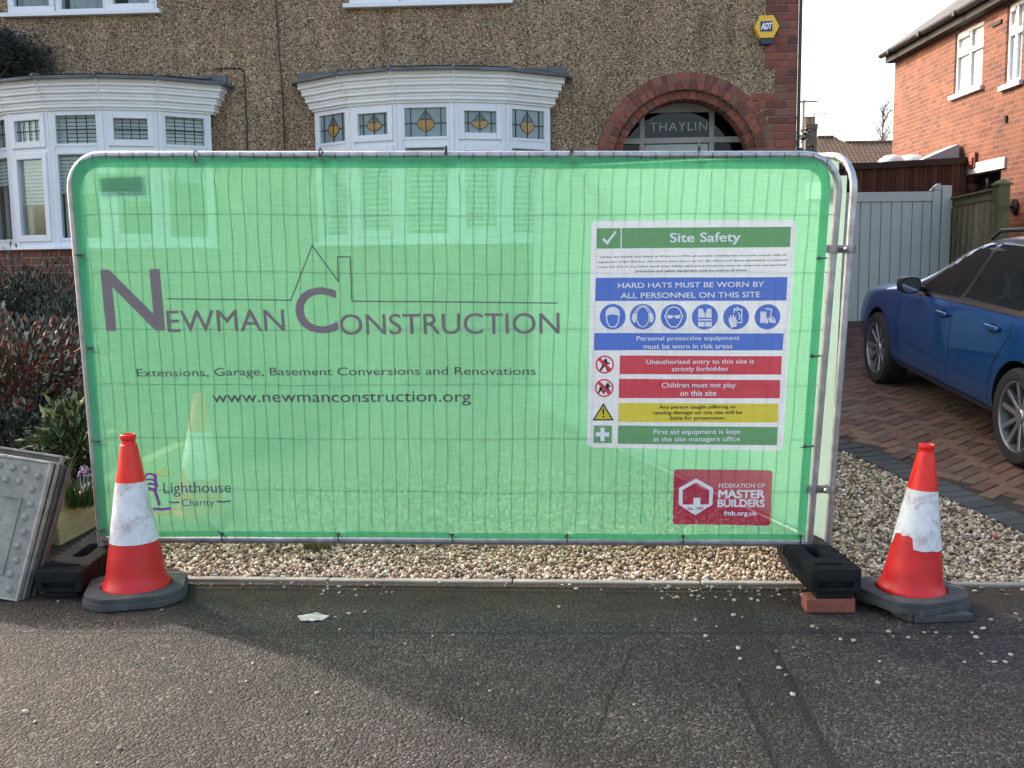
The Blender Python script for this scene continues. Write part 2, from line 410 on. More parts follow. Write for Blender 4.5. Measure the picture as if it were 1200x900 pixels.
far = [Vector((9, 6, 0)), Vector((9, 22, 0)), Vector((2.0, 22, 0))]
drv = [(p.x, p.y) for p in EC] + [(1.95, 22), (7.4, 22), (7.4, 5.2)]
e0 = kpt((EC[0]-K0).dot(UX) + .25, .05)
drv = [(e0.x, e0.y)] + drv
surf('driveway', drv, M['joint'], -.004)
grv = [(kk[0].x, kk[0].y), (e0.x, e0.y)] + [(p.x, p.y) for p in EC] + [(1.95, 10.6), (-2.4, 10.9)]
surf('gravel_bed', grv, M['gravel_base'], -.006)
# herringbone blocks of the drive
def pip(x, y, poly):
    c = False; n = len(poly)
    for i in range(n):
        x1, y1 = poly[i]; x2, y2 = poly[i-1]
        if (y1 > y) != (y2 > y) and x < (x2-x1)*(y-y1)/(y2-y1)+x1: c = not c
    return c
bm = B(); bl, bw_ = .2, .1; A = R(41)
ca, sa = math.cos(A), math.sin(A)
def blk(bm, cx, cy, ang, L, W, mi=0):
    z0 = gz(cx, cy) + .004 + rnd(-.0015, .0015)
    ca_, sa_ = math.cos(ang), math.sin(ang); vs = []
    for zt, k in ((-.03, 0), (0, 0), (.004, .006)):
        for sx, sy in ((-1,-1),(1,-1),(1,1),(-1,1)):
            x = sx*(L/2 - k); y = sy*(W/2 - k); X, Y = cx + x*ca_ - y*sa_, cy + x*sa_ + y*ca_
            vs.append(bm.verts.new((X, Y, z0 + zt + (gz(X, Y) - gz(cx, cy)))))
    for l in (0, 4):
        for j in range(4):
            f = bm.faces.new((vs[l+j], vs[l+(j+1)%4], vs[l+4+(j+1)%4], vs[l+4+j])); f.material_index = mi
    bm.faces.new(vs[8:12]).material_index = mi
for i in range(-70, 90):
    for j in range(-70, 90):
        # herringbone lattice: pairs of a lying and a standing block
        for kind in (0, 1):
            X0 = i*bw_ + j*2*bl; Y0 = i*bw_
            if kind == 0: cx, cy, an, = X0 + bl/2, Y0 + bw_/2, 0
            else: cx, cy, an = X0 + 3*bw_ + bw_/2, Y0 + bl/2, math.pi/2
            wx = 4.5 + cx*ca - cy*sa; wy = 9 + cx*sa + cy*ca
            if 1.9 < wx < 6.9 and 4.9 < wy < 14.2:
                if drive_side(wx, wy) > .29: blk(bm, wx, wy, A + an, bl - .006, bw_ - .006)
pv = tag(obj('block_paving', bm, M['paver']), kind='structure')
bm = B()
acc = 0; prev = EC[0]
for a, b in zip(EC, EC[1:]):
    d = (b - a); L = d.length
    while acc < L:
        p = a + d * (acc/L); ang = math.atan2(d.y, d.x); nn = Vector((d.y, -d.x, 0)).normalized()
        for k in (0,):
            q = p + nn * (.115)
            blk(bm, q.x, q.y, ang + math.pi/2, .2, .097)
        acc += .103
    acc -= L
tag(obj('driveway_border', bm, M['paver_dark']), kind='structure')

# gravel: stones packed over the bed (nobody could count them), a scatter of loose pebbles on the tarmac as single objects
ico = B(); bmesh.ops.create_icosphere(ico, subdivisions=1, radius=1)
iv = np.array([v.co[:] for v in ico.verts]); ifc = np.array([[v.index for v in f.verts] for f in ico.faces]); ico.free()
rs = np.random.RandomState(3)
def stones(name, pts, smin, smax):
    n = len(pts); k = len(iv); tv = np.zeros((n, k, 3))
    P = np.array(pts)
    s = rs.uniform(smin, smax, (n,1,1)) * np.stack([rs.uniform(.9,1.3,n), rs.uniform(.65,.95,n), rs.uniform(.4,.7,n)], 1)[:,None,:]
    tv = iv[None] * (1 + rs.uniform(-.28,.22,(n,k,1))) * s
    q = rs.normal(size=(n,4)); q[:,1:3] *= .45; q /= np.linalg.norm(q,axis=1)[:,None]
    a,b,c,d = q.T
    Rm = np.stack([1-2*(c*c+d*d),2*(b*c-a*d),2*(b*d+a*c),2*(b*c+a*d),1-2*(b*b+d*d),2*(c*d-a*b),2*(b*d-a*c),2*(c*d+a*b),1-2*(b*b+c*c)],1).reshape(n,3,3)
    tv = np.einsum('nij,nkj->nki', Rm, tv) + P[:,None,:]
    fv = (ifc[None] + (np.arange(n)*k)[:,None,None]).reshape(-1,3)
    me = bpy.data.meshes.new(name)
    me.vertices.add(n*k); me.vertices.foreach_set('co', tv.reshape(-1))
    me.loops.add(fv.size); me.loops.foreach_set('vertex_index', fv.reshape(-1).astype(np.int32))
    me.polygons.add(len(fv)); me.polygons.foreach_set('loop_start', np.arange(0, fv.size, 3, dtype=np.int32))
    me.update(calc_edges=True); me.validate(); me.materials.append(M['stone'])
    return link(name, me)
pts = []
BED = Vector((-2.15, 0, 0))
while len(pts) < 31000:
    a, s = rnd(-2.3, 4.8), rnd(.04, 3.6) if random.random() < .45 else rnd(.04, 1.9)
    p = kpt(a, s)
    if a < -2.06 + max(0, s - .25)*.3: continue
    if s > 1.2 and a < 1.2 and random.random() < .45: continue
    if drive_side(p.x, p.y) > -.01: continue
    pts.append((p.x, p.y, p.z + rnd(-.004, .012)))
tag(stones('gravel', pts, .0085, .0155), kind='stuff')
# ------------------------------------------------------------------ the pair of houses
cr_ = atY(935, 90, 10.26); HO = Vector((cr_.x, cr_.y, 0)) - UX * cr_.dot(UX)      # facade plane passes the corner
HO = HO - UX * HO.dot(UX)
HM = Matrix.Translation(HO) @ Matrix.Rotation(-YAW, 4, 'Z')
def fac(px, py, off=0.0):
    p = hit(px, py, HO - VY*off, VY) - HO
    return p.dot(UX), p.z
HGZ = gz(HO.x, HO.y)                                     # ground at the facade
CU = fac(935, 90)[0]                                     # corner
house = empty('semi_detached_house', (HO.x, HO.y, 0), (0, 0, -YAW))
tag(house, 'pebbledashed semi-detached house with white bow windows and a brick arched porch', 'house')
# wall outline in (u, z) with toothed right edge, arch notch, window openings
au, az = fac(803, 192)
r_in = (fac(878, 180)[0] - fac(727, 180)[0]) / 2; r_out = (fac(912, 180)[0] - fac(701, 180)[0]) / 2
r_mid = r_out * .81
t1 = fac(896.5, 60)[0]; zt1 = fac(896, 79)[1]; t2 = fac(908, 90)[0]; zt2 = fac(908, 107)[1]
ZTOP = 5.75
def arc(r, a0, a1, n): return [(au + r*math.cos(R(a0+(a1-a0)*i/n)), az + r*math.sin(R(a0+(a1-a0)*i/n))) for i in range(n+1)]
ang1 = math.degrees(math.acos(min(1, (t2-.03-au)/r_out)))
zb = HGZ - .2
wl = [(-9.4, zb), (au - r_out, zb)] + arc(r_out, 180, ang1, 28) + [(t2, az + r_out*math.sin(R(ang1)) + .01), (t2, zt2), (t2, zt1), (t1, zt1), (t1, ZTOP), (-9.4, ZTOP)]
# window openings behind the bows and on the first floor
def bayu(px, off): return fac(px, 125, off)[0]
OFFS = [.10, .42, .57, .57, .42, .10]
RB = [bayu(p, o) for p, o in zip((369, 410, 465, 532, 592, 644), OFFS)]
sh = bayu(246, .10) - RB[5]
LB = [u + sh for u in RB]
ZH = sum(fac(p, y, o)[1] for p, y, o in ((410,123,.42),(465,119,.57),(532,117,.57),(592,118,.42))) / 4
ZC = sum(fac(p, y, o)[1] for p, y, o in ((403,90,.55),(464,84,.70),(530,81,.70),(595,82,.55))) / 4
ZS = fac(60, 292, .6)[1]
f1 = (fac(9, 10)[0], fac(184, 10)[0], fac(100, 15.5)[1]); f2 = (fac(409, 3)[0], fac(595, 3)[0], fac(500, 4.5)[1])
holes = []
for U in (LB, RB): holes.append([(U[0]+.03, ZS+.06), (U[5]-.03, ZS+.06), (U[5]-.03, ZH-.03), (U[0]+.03, ZH-.03)])
for a, b, z in (f1, f2): holes.append([(a, z), (b, z), (b, z+1.2), (a, z+1.2)])
def stand(bm):  # (u, z, t) drawn in XY -> upright in the house frame, thickness running back
    for v in bm.verts: v.co = Vector((v.co.x, -v.co.z, v.co.y))
    bmesh.ops.recalc_face_normals(bm, faces=bm.faces); return bm
obj('wall', stand(flat([wl] + holes, .22)), M['dash'], house)
# brick corner pier: individual bricks on a mortar bed
bm = B(); z = az - 1.9; row = 0
while z < ZTOP:
    x0 = t1 if z > zt1 - .03 else (t2 if z > zt2 - .03 else None)
    if x0 is None:
        dz = z + .035 - az
        x0 = au + math.sqrt(max(0, r_out**2 - dz*dz)) if dz > 0 else au + r_out
        x0 += .008
    x = CU; first = .215 if row % 2 else .1025
    while x - x0 > .03:
        L = min(first, x - x0); first = .215
        if x - L - x0 < .04: L = x - x0
        box(bm, x - L + .005, x - .005, -.004 - rnd(0, .004), .1, z + .005, z + .07); x -= L
    z += .0755; row += 1
obj('brick_pier', bm, M['pier'], house, bevel=.003, seg=1)
bm = B(); box(bm, t1 - .0, CU - .004, .004, .23, zb, ZTOP)
me_ = obj('mortar', bm, M['mortar'], house)
# arch: two stepped rings of bricks on edge
bm = B()
def ring(r0, r1, y0, y1, nb):
    for i in range(nb):
        a0, a1 = math.pi*i/nb + .004/r0, math.pi*(i+1)/nb - .004/r0; vs = []
        for y in (y0 - rnd(0,.004), y1):
            for r, a in ((r0+.003, a0), (r1-.003, a0), (r1-.003, a1), (r0+.003, a1)): vs.append(bm.verts.new((au + r*math.cos(a), y, az + r*math.sin(a))))
        for f in ((0,1,2,3),(7,6,5,4),(0,4,5,1),(1,5,6,2),(2,6,7,3),(3,7,4,0)): bm.faces.new([vs[q] for q in f])
    for sgn in (-1, 1):
        z = az - .0755
        while z > zb:
            xa, xb = sorted((au + sgn*r0, au + sgn*r1)); box(bm, xa+.003, xb-.003, y0 - rnd(0,.004), y1, z+.004, z+.0715); z -= .0755
ring(r_out*.905, r_out, -.012, .20, 37); ring(r_out*.81, r_out*.905, -.020, .20, 33); ring(r_in, r_out*.81, .045, .34, 29)
bmesh.ops.recalc_face_normals(bm, faces=bm.faces)
obj('porch_arch', bm, M['pier'], house, bevel=.003, seg=1)
bm = B(); lp = [(au + r_in + .006, zb)] + arc(r_in + .006, 0, 180, 24) + [(au - r_in - .006, zb), (au - r_out + .004, zb)] + arc(r_out - .004, 180, 0, 30) + [(au + r_out - .004, zb)]
def ringpoly(ra, rb): return [(au + ra, zb)] + arc(ra, 0, 180, 28) + [(au - ra, zb), (au - rb, zb)] + arc(rb, 180, 0, 30) + [(au + rb, zb)]
b2 = stand(flat([ringpoly(r_mid + .003, r_out - .003)], .20))
for v in b2.verts: v.co.y += -.008
b3_ = stand(flat([ringpoly(r_in + .004, r_mid - .002)], .26))
for v in b3_.verts: v.co.y += .055
add(b2, b3_)
obj('arch_mortar', b2, M['mortar'], house)
# porch: soffit, door frame, fanlight with the house name
M['door_white'] = solid('door_frame', (.36, .35, .34), .4, .06, 4)
bm = B(); yd = .46
fz = fac(800, 160)[1]
def fr(x0, x1, z0, z1, y=yd, d=.07): box(bm, x0, x1, y, y+d, z0, z1)
xm0, xm1 = fac(755.5, 150, -.46)[0], fac(831, 150, -.46)[0]
tz1, tz0 = fac(790, 161, -.46)[1], fac(790, 168, -.46)[1]
fzt = fac(790, 132, -.46)[1]
wd = .055
fr(xm0-wd, xm0, zb, fzt); fr(xm1, xm1+wd, zb, fzt); fr(au-.9, au+.9, tz0, tz1, yd-.005, .08); fr(au-.9, au+.9, fzt, fzt+.25, yd-.003, .075)
fr(au-.9, au-.74, zb, fzt); fr(au+.74, au+.9, zb, fzt)
pf = obj('door_frame', bm, M['door_white'], house, bevel=.006)
bm = B()
for a, b in ((au-.74, xm0-wd), (xm0, xm1), (xm1+wd, au+.74)): box(bm, a, b, yd+.03, yd+.036, tz1, fzt)
obj('fanlight', bm, glass('fanlight_glass', (.25,.30,.32), .015), pf)
bm = B()
for a, b in ((au-.74, xm0-wd), (xm1+wd, au+.74)): box(bm, a, b, yd+.03, yd+.036, HGZ+.2, tz0)
obj('side_light', bm, M['glass'], pf)
bm = B(); box(bm, xm0+.003, xm1-.003, yd+.02, yd+.06, HGZ+.1, tz0-.004)
dr = obj('front_door', bm, solid('door_paint', (.40,.46,.43), .4, .06), house, bevel=.008)
bm = B(); box(bm, xm0+.14, xm1-.14, yd+.012, yd+.022, HGZ+1.2, tz0-.14)
obj('door_glass', bm, M['obscure'], dr)
a, z0_ = fac(762, 153, -.46); b, z1_ = fac(829, 142, -.46)
t = text('THAYLIN', a, b, fac(790, 153, -.46)[1], fac(790, 143, -.46)[1], .0, 0, 1.15, .004)
for v in t.verts: v.co = Vector((v.co.x, yd+.024 - v.co.z, v.co.y))
obj('name_lettering', t, solid('name_letter', (.42,.45,.47), .4, .1), pf)
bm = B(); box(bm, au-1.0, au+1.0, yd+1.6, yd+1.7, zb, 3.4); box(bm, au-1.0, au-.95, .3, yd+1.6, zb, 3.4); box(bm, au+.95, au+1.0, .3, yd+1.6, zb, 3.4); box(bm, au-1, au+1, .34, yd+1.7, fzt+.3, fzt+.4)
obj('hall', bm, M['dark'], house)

# bow windows
def facetM(P0, P1, z0):
    d = (P1 - P0); L = d.length; ex = d.normalized(); ey = Vector((-ex.y, ex.x, 0)); ez = Vector((0,0,1))   # ey points into the room
    mm = Matrix((ex, ey, ez)).transposed().to_4x4(); mm.translation = Vector((P0.x, P0.y, z0)); return mm, L
def sweep(bm, path, prof):
    n = len(path); rows = []
    for i, p in enumerate(path):
        a = (p - path[i-1]).normalized() if i else None; b = (path[i+1] - p).normalized() if i < n-1 else None
        if a is None: a = b
        if b is None: b = a
        na, nb = Vector((a.y, -a.x, 0)), Vector((b.y, -b.x, 0)); mm = (na + nb).normalized(); mm = mm / max(.35, mm.dot(na))
        rows.append([bm.verts.new(Vector((p.x, p.y, 0)) + mm*o + Vector((0,0,z))) for o, z in prof])
    for r0, r1 in zip(rows, rows[1:]):
        for j in range(len(prof)-1): bm.faces.new((r0[j], r1[j], r1[j+1], r0[j+1]))
def bow(U, style):
    P = [Vector((u, -o, 0)) for u, o in zip(U, OFFS)]
    side0, side1 = Vector((U[0], .02, 0)), Vector((U[5], .02, 0))
    # white boards under the roof (this mesh is the bow itself)
    bm = B(); prof = [(.0, ZH-.02), (.03, ZH-.02)]; nb = 4; fl = .125; H = ZC - ZH
    for k in range(nb):
        za, zb_ = ZH + H*k/nb, ZH + H*(k+1)/nb; o0 = .03 + fl*k/nb
        zm = (za+zb_)/2; prof += [(o0, za), (o0 + .020, za), (o0 + .024, za + .005), (o0 + .026, zm - .006), (o0 + .016, zm), (o0 + .028, zm + .006), (o0 + .030, zb_)]
    prof += [(.03+fl, ZC), (.0, ZC)]
    path = [side0] + P + [side1]
    sweep(bm, path, prof)
    # cover strips at the facet joints
    for i in range(1, 5):
        mm, L = facetM(P[i], P[i] + (P[i] - P[i-1]).normalized() + (P[min(i+1,5)] - P[i]).normalized(), 0)
        vs = []
        for o, z in ((.036, ZH), (.036+fl+.014, ZC)):
            for x in (-.012, .012): vs.append(bm.verts.new(mm @ Vector((x, -o-.006, z))))
        bm.faces.new((vs[0], vs[1], vs[3], vs[2]))
    bw = obj('bow_window', bm, M['pvc2'], house)
    # lead roof
    bm = B(); sweep(bm, [side0 + Vector((-.02,0,0))] + P + [side1 + Vector((.02,0,0))], [(.14, ZC-.002), (.20, ZC-.008), (.215, ZC-.006), (.216, ZC+.014), (.20, ZC+.024), (.0, ZC+.06)])
    vs = [bm.verts.new((p.x, p.y, ZC+.07)) for p in P]; w0 = bm.verts.new((U[0], .03, ZC+.13)); w1 = bm.verts.new((U[5], .03, ZC+.13))
    bm.faces.new(vs + [w1, w0])
    for i in range(1, 5):
        dirv = (P[i] - Vector(((U[0]+U[5])/2, 1.2, 0))).normalized()
        tube(bm, [P[i] + dirv*.218 + Vector((0,0,ZC+.006)), P[i] + dirv*.20 + Vector((0,0,ZC+.036)), P[i] + dirv*.1 + Vector((0,0,ZC+.05))], .016, 8)
    box(bm, U[0]-.16, U[5]+.16, -.03, .0, ZC+.05, ZC+.12)
    obj('bow_roof', bm, M['lead'], bw, smooth=True)
    fm = B()
    ZT = ZH - .385; 
    for i in range(5):
        mm, L = facetM(P[i], P[i+1], 0)
        post = .05
        for x in ((0, post), (L-post, L)): box(fm, x[0], x[1], -.012, .07, ZS+.03, ZH, mm)
        box(fm, post, L-post, -.006, .07, ZH-.045, ZH, mm); box(fm, post, L-post, -.006, .07, ZS+.03, ZS+.085, mm); box(fm, post, L-post, -.006, .07, ZT-.03, ZT+.03, mm)
        sash = i % 2 == 1
        for z0, z1, s_ in ((ZT+.03, ZH-.045, sash), (ZS+.085, ZT-.03, sash)):
            k = .055 if s_ else .022; pr = -.028 if s_ else -.012
            x0, x1 = post - (.012 if s_ else 0), L - post + (.012 if s_ else 0)
            box(fm, x0, x0+k, pr, .05, z0-.008, z1+.008, mm); box(fm, x1-k, x1, pr, .05, z0-.008, z1+.008, mm)
            box(fm, x0+k, x1-k, pr, .05, z0-.008, z0+k, mm); box(fm, x0+k, x1-k, pr, .05, z1-k, z1+.008, mm)
            gx0, gx1, gz0, gz1 = x0+k, x1-k, z0+k, z1-k
            b_ = B(); box(b_, gx0, gx1, .012, .018, gz0, gz1, mm)
            up = z0 > ZT
            matg = M['glass']
            if up and style == 'tulip': matg = M['obscure'] if not (i == 1) else M['obscure']
            obj('pane', b_, matg, bw)
            ld = B()
            if up and style == 'grid':
                n = 4 if L > .3 else 3
                for q in range(1, n): xx = gx0 + (gx1-gx0)*q/n; box(ld, xx-.004, xx+.004, .004, .011, gz0, gz1, mm)
                zz = (gz0+gz1)/2; box(ld, gx0, gx1, .003, .0105, zz-.005, zz+.005, mm)
            if up and style == 'tulip':
                cx, cz = (gx0+gx1)/2, gz0 + (gz1-gz0)*.47; r = min(.085, (gx1-gx0)*.32); h = min(.125, (gz1-gz0)*.40)
                for q in (gx0 + (gx1-gx0)*.14, gx1 - (gx1-gx0)*.14, cx): box(ld, q-.004, q+.004, .004, .011, gz0, gz1, mm)
                box(ld, gx0, cx-r, .003, .0105, cz-.004, cz+.004, mm); box(ld, cx+r, gx1, .003, .0105, cz-.004, cz+.004, mm)
                body = [(cx + r*math.sin(R(t_))*(1 if abs(t_) <= 90 else .98), cz - h*.62 + h*.62*(1-math.cos(R(t_)))*.8) for t_ in range(-120, 121, 15)]
                bot = (cx, cz - h*.78); mid = [(cx + sx*r*.98, cz + h*.06) for sx in (1, -1)]
                pa = [bot, (cx+r*.75, cz-h*.42), (cx+r, cz-h*.02), (cx+r*.8, cz+h*.28), (cx, cz+h*.36), (cx-r*.8, cz+h*.28), (cx-r, cz-h*.02), (cx-r*.75, cz-h*.42)]
                ps = [(cx+r*.8, cz+h*.28), (cx+r*.35, cz+h*.8), (cx, cz+h*1.12), (cx-r*.35, cz+h*.8), (cx-r*.8, cz+h*.28), (cx, cz+h*.36)]
                for tgt, pl, yy in (('amber_glass', pa, .009), ('slate_glass', ps, .0088)):
                    tb = B(); f = tb.faces.new([tb.verts.new(mm @ Vector((x, yy, z))) for x, z in pl])
                    obj(tgt, tb, M['amber'] if tgt[0] == 'a' else M['slate_glass'], bw)
                    tube(ld, [mm @ Vector((x, .008, z)) for x, z in pl], .0035, 5, closed=True)
            if len(ld.verts):
                bmesh.ops.recalc_face_normals(ld, faces=ld.faces); obj('leading', ld, M['leading'], bw)
            else: ld.free()
    obj('frame', fm, M['pvc'], bw, bevel=.005)
    # sill and brick below
    bm = B(); sweep(bm, path, [(.0, ZS+.035), (.05, ZS+.03), (.055, ZS), (.0, ZS-.01)]); obj('sill', bm, M['pvc'], bw, bevel=.003)
    bm = B(); sweep(bm, path, [(.0, ZS-.008), (.0, zb)]); obj('bow_base', bm, M['plinth'], bw)
    # shutters or blinds inside
    sb = B()
    for i in range(5):
        mm, L = facetM(P[i], P[i+1], 0)
        if style == 'tulip':
            z = ZS + .14
            for x in ((.07,.10), (L-.10,L-.07)): box(sb, x[0], x[1], .04, .065, ZS+.09, ZT-.05, mm)
            while z < ZT - .07:
                box(sb, .10, L-.10, .047, .051, z, z+.032, mm); z += .052
        else:
            zl = ZT - (.31, .52, .42, .5, .3)[i]
            z = zl
            while z < ZH - .06: 
                box(sb, .06, L-.06, .06, .063, z, z+.028, mm); z += .036
            box(sb, .06, .11, .11, .13, ZS+.05, ZH-.05, mm)
    obj('shutter' if style == 'tulip' else 'blind', sb, M['blind'], bw)
bow(LB, 'grid'); bow(RB, 'tulip')
# first-floor windows
for a, b, z in (f1, f2):
    bm = B(); H = 1.2; L = b - a
    box(bm, a-.05, b+.05, -.07, .05, z-.03, z+.012)
    for x in (a, a+L/3-.02, a+2*L/3-.02, b-.045): box(bm, x, x+.045, .0, .07, z+.012, z+H)
    for i in range(3):
        x0, x1 = a + L*i/3 + .024, a + L*(i+1)/3 - .024
        k = .05 if i != 1 else .018; pr = -.02 if i != 1 else .004
        box(bm, x0, x1, pr, .05, z+.012, z+.03+k); box(bm, x0, x0+k, pr, .05, z+.03+k, z+H); box(bm, x1-k, x1, pr, .05, z+.03+k, z+H)
    box(bm, a, b, 0, .07, z+H-.05, z+H)
    wf = obj('window', bm, M['pvc'], house, bevel=.005)
    bm = B(); box(bm, a+.04, b-.04, .02, .026, z+.05, z+H-.05); obj('pane', bm, M['glass'], wf)
    bm = B(); n = 90; x0 = a+.05
    vs = [[bm.verts.new((x0 + (L-.1)*i/n, .12 + .02*math.sin(i*1.1) , zz)) for i in range(n+1)] for zz in (z, z+H)]
    for i in range(n):
        if .33 < i/n < .37 or .63 < i/n < .8: continue
        bm.faces.new((vs[0][i], vs[0][i+1], vs[1][i+1], vs[1][i]))
    obj('curtain', bm, M['curtain'], wf)
# body of the pair: end walls, back, floors, eaves, roof, chimney
D = 9.2; UL = -9.4
bm = B(); box(bm, CU-.22, CU-.004, .24, D, zb, ZTOP)
obj('side_wall', bm, brickmat('side_brick', (.2,.065,.04), (.28,.09,.05), (.25,.2,.17), 'yz'), house)
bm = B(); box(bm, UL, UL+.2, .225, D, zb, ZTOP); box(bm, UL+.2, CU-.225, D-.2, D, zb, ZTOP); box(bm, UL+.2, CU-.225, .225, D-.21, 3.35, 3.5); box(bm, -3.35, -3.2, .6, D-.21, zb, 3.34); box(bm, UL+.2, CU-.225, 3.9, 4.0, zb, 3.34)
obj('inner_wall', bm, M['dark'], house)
bm = B(); e = .35; rz = 8.7; zE = ZTOP - .1
A_ = [(UL-e, -e, zE), (CU+e, -e, zE), (CU+e, D+e, zE), (UL-e, D+e, zE)]; r0, r1 = (UL+3.6, D/2, rz), (CU-3.6, D/2, rz)
for pl in ((A_[0], A_[1], r1, r0), (A_[1], A_[2], r1), (A_[2], A_[3], r0, r1), (A_[3], A_[0], r0), (A_[3], A_[2], A_[1], A_[0])): quad(bm, pl) if len(pl) == 4 else bm.faces.new([bm.verts.new(p) for p in pl])
rf = obj('roof', bm, M['tile'], house)
bm = B(); box(bm, -3.7, -2.8, D/2-.35, D/2+.35, 8.0, 9.9); obj('chimney', bm, M['cbrick'], rf)  # chimney out of view, added for the streak of shade it casts
bm = B(); tube(bm, [(CU+.012, -.012, zb), (CU+.012, -.012, ZTOP-.1)], .017, 10); obj('corner_tube', bm, M['black_plastic'], house, smooth=True)  # thin black tube up the front corner

# wall-hung things
def wallpt(px, py, off): u, z = fac(px, py, off); return HO + UX*u - VY*off + Vector((0,0,z))
bm = B(); hu, hz = fac(899, 31, .09); hexa = []
rx = (fac(914, 31, .09)[0] - fac(884.5, 31, .09)[0])/2; ry = (fac(899, 16, .09)[1] - fac(899, 43, .09)[1])/2
hexa = [(rx, 0), (rx*.52, ry), (-rx*.52, ry), (-rx, 0), (-rx*.52, -ry), (rx*.52, -ry)]
def prism(bm, pl, y0, y1, s0=1.0, mi=0):
    a = [bm.verts.new((x*s0, y0, z*s0)) for x, z in pl]; b = [bm.verts.new((x, y1, z)) for x, z in pl]
    n = len(pl)
    bm.faces.new(a).material_index = mi; bm.faces.new(b[::-1]).material_index = mi
    for i in range(n): bm.faces.new((a[i], b[i], b[(i+1)%n], a[(i+1)%n])).material_index = mi
prism(bm, hexa, -.085, .0)
bmesh.ops.recalc_face_normals(bm, faces=bm.faces)
q = HO + UX*hu
alarm = obj('alarm_box', bm, solid('alarm_yellow', (.80,.47,.035), .35, .05), None, bevel=.008, seg=3)
alarm.location = (q.x, q.y, hz); alarm.rotation_euler = (0,0,-YAW)
tag(alarm, 'yellow hexagonal burglar alarm box with navy base high on the brick corner', 'alarm box')
bm = B(); zz = -ry; prism(bm, [(-rx*.56, zz-.002), (rx*.56, zz-.002), (rx*.42, zz-.055), (-rx*.38, zz-.055)], -.075, 0)
bmesh.ops.recalc_face_normals(bm, faces=bm.faces)
obj('strobe_base', bm, solid('navy_plastic', (.008,.02,.05), .25, .1), alarm, bevel=.006)
bm = B(); box(bm, -.064, .05, -.0885, -.0865, -.045, .05); obj('badge', bm, solid('badge_navy', (.01,.016,.11), .4, .05), alarm)
t = text('ADT', -.058, .05, -.028, .036, .05, .25)
for v in t.verts: v.co = Vector((v.co.x, -.0905 - v.co.z, v.co.y))
obj('lettering', t, solid('badge_white', (.8,.8,.82), .5, .03), alarm)
bm = B(); pts_ = [wallpt(*p, .008) for p in ((250,81),(268,80),(282,80),(286,84),(287,100),(289,140),(290,185),(291,300))]
tube(bm, pts_, .006, 6); tag(obj('wall_cable', bm, M['black_plastic'], smooth=True), 'black cable that runs along the left bow roof and bends down the wall', 'cable')
bm = B(); pts_ = [wallpt(*p, .008) for p in ((322,-60),(323,0),(327,60),(331,110),(334,180),(338,300))]
tube(bm, pts_, .0065, 6); tag(obj('wall_cable', bm, M['black_plastic'], smooth=True), 'black cable dropping straight down the pebbledash between the two bow windows', 'cable')

# ------------------------------------------------------------------ neighbour on the right: brick side wall, windows, gutter
N0 = atY(1200, 165, 15.0); N1 = atY(1046, 165, 20.4); N0.z = N1.z = 0
NX = (N1 - N0).normalized(); NN = Vector((-NX.y, NX.x, 0))           # NN points to the drive (left)
if NN.x > 0: NN = -NN
def nbw(px, py): p = hit(px, py, N0, NN) - N0; return p.dot(NX), p.z
# frame: x along the wall away from us, y up the wall, z = out of the wall towards the drive
NB = Matrix((NX, Vector((0,0,1)), NN)).transposed().to_4x4(); NB.translation = N0
NL = (N1 - N0).length
nbh = empty('brick_house', (N0.x, N0.y, 0)); nbh.matrix_world = NB
tag(nbh, 'orange brick neighbouring house with dark gutter and white sash style windows', 'house')
bpy.context.view_layer.update()
def wrect(c): 
    p = [nbw(*q) for q in c]; return min(p[0][0], p[3][0]) if False else (p[0][0]+p[3][0])/2, (p[1][0]+p[2][0])/2, (p[2][1]+p[3][1])/2, (p[0][1]+p[1][1])/2
w1 = wrect(((1119.5,40),(1152.5,23),(1151,100),(1117.5,112)))        # far x is larger
w2 = wrect(((1180,7),(1199,-3),(1197.5,92),(1177.5,102)))
dl = wrect(((1135,205),(1172,197),(1172,260),(1135,262)))
EZ = nbw(1046, 74)[1]
outl = [(-6, -.5), (NL, -.5), (NL, EZ), (-6, EZ)]
hl = []
for a, b, z0, z1 in (w1, w2, dl): a, b = min(a,b), max(a,b); hl.append([(a, z0), (b, z0), (b, z1), (a, z1)])
bm = flat([outl] + hl, .22); obj('wall', bm, M['nbrick'], nbh)
for a, b, z0, z1 in (w1, w2):
    a, b = min(a,b), max(a,b)
    bm = B(); fw = .06; zt = z0 + (z1-z0)*.64; xm = (a+b)/2
    def nb_(x0, x1, y0, y1, d0=-.10, d1=-.03): box(bm, x0, x1, y0, y1, d0, d1)
    nb_(a, a+fw, z0, z1); nb_(b-fw, b, z0, z1); nb_(a+fw, b-fw, z0, z0+fw); nb_(a+fw, b-fw, z1-fw, z1)
    two = (b - a) > .9 or True
    nb_(xm-.035, xm+.035, z0+fw, z1-fw); nb_(a+fw, xm-.035, zt-.04, zt+.04); nb_(xm+.035, b-fw, zt-.04, zt+.04)
    nb_(xm+.035, b-fw, zt+.04, zt+.10, -.08, -.015); nb_(xm+.035, b-fw, z1-fw-.05, z1-fw, -.08, -.015)
    wf = obj('window', bm, M['pvc'], nbh, bevel=.006)
    bm = B(); box(bm, a-.08, b+.08, z0-.07, z0+.004, -.1, .06); obj('sill', bm, M['pvc'], wf, bevel=.006)
    bm = B(); box(bm, a+fw, b-fw, z0+fw, zt-.04, -.075, -.07)
    obj('pane', bm, solid('pale_pane', (.34,.40,.42), .12, .06, 2), wf)
    bm = B(); box(bm, a+fw, b-fw, zt+.04, z1-fw, -.075, -.07); obj('top_pane', bm, M['cream_glass'], wf)
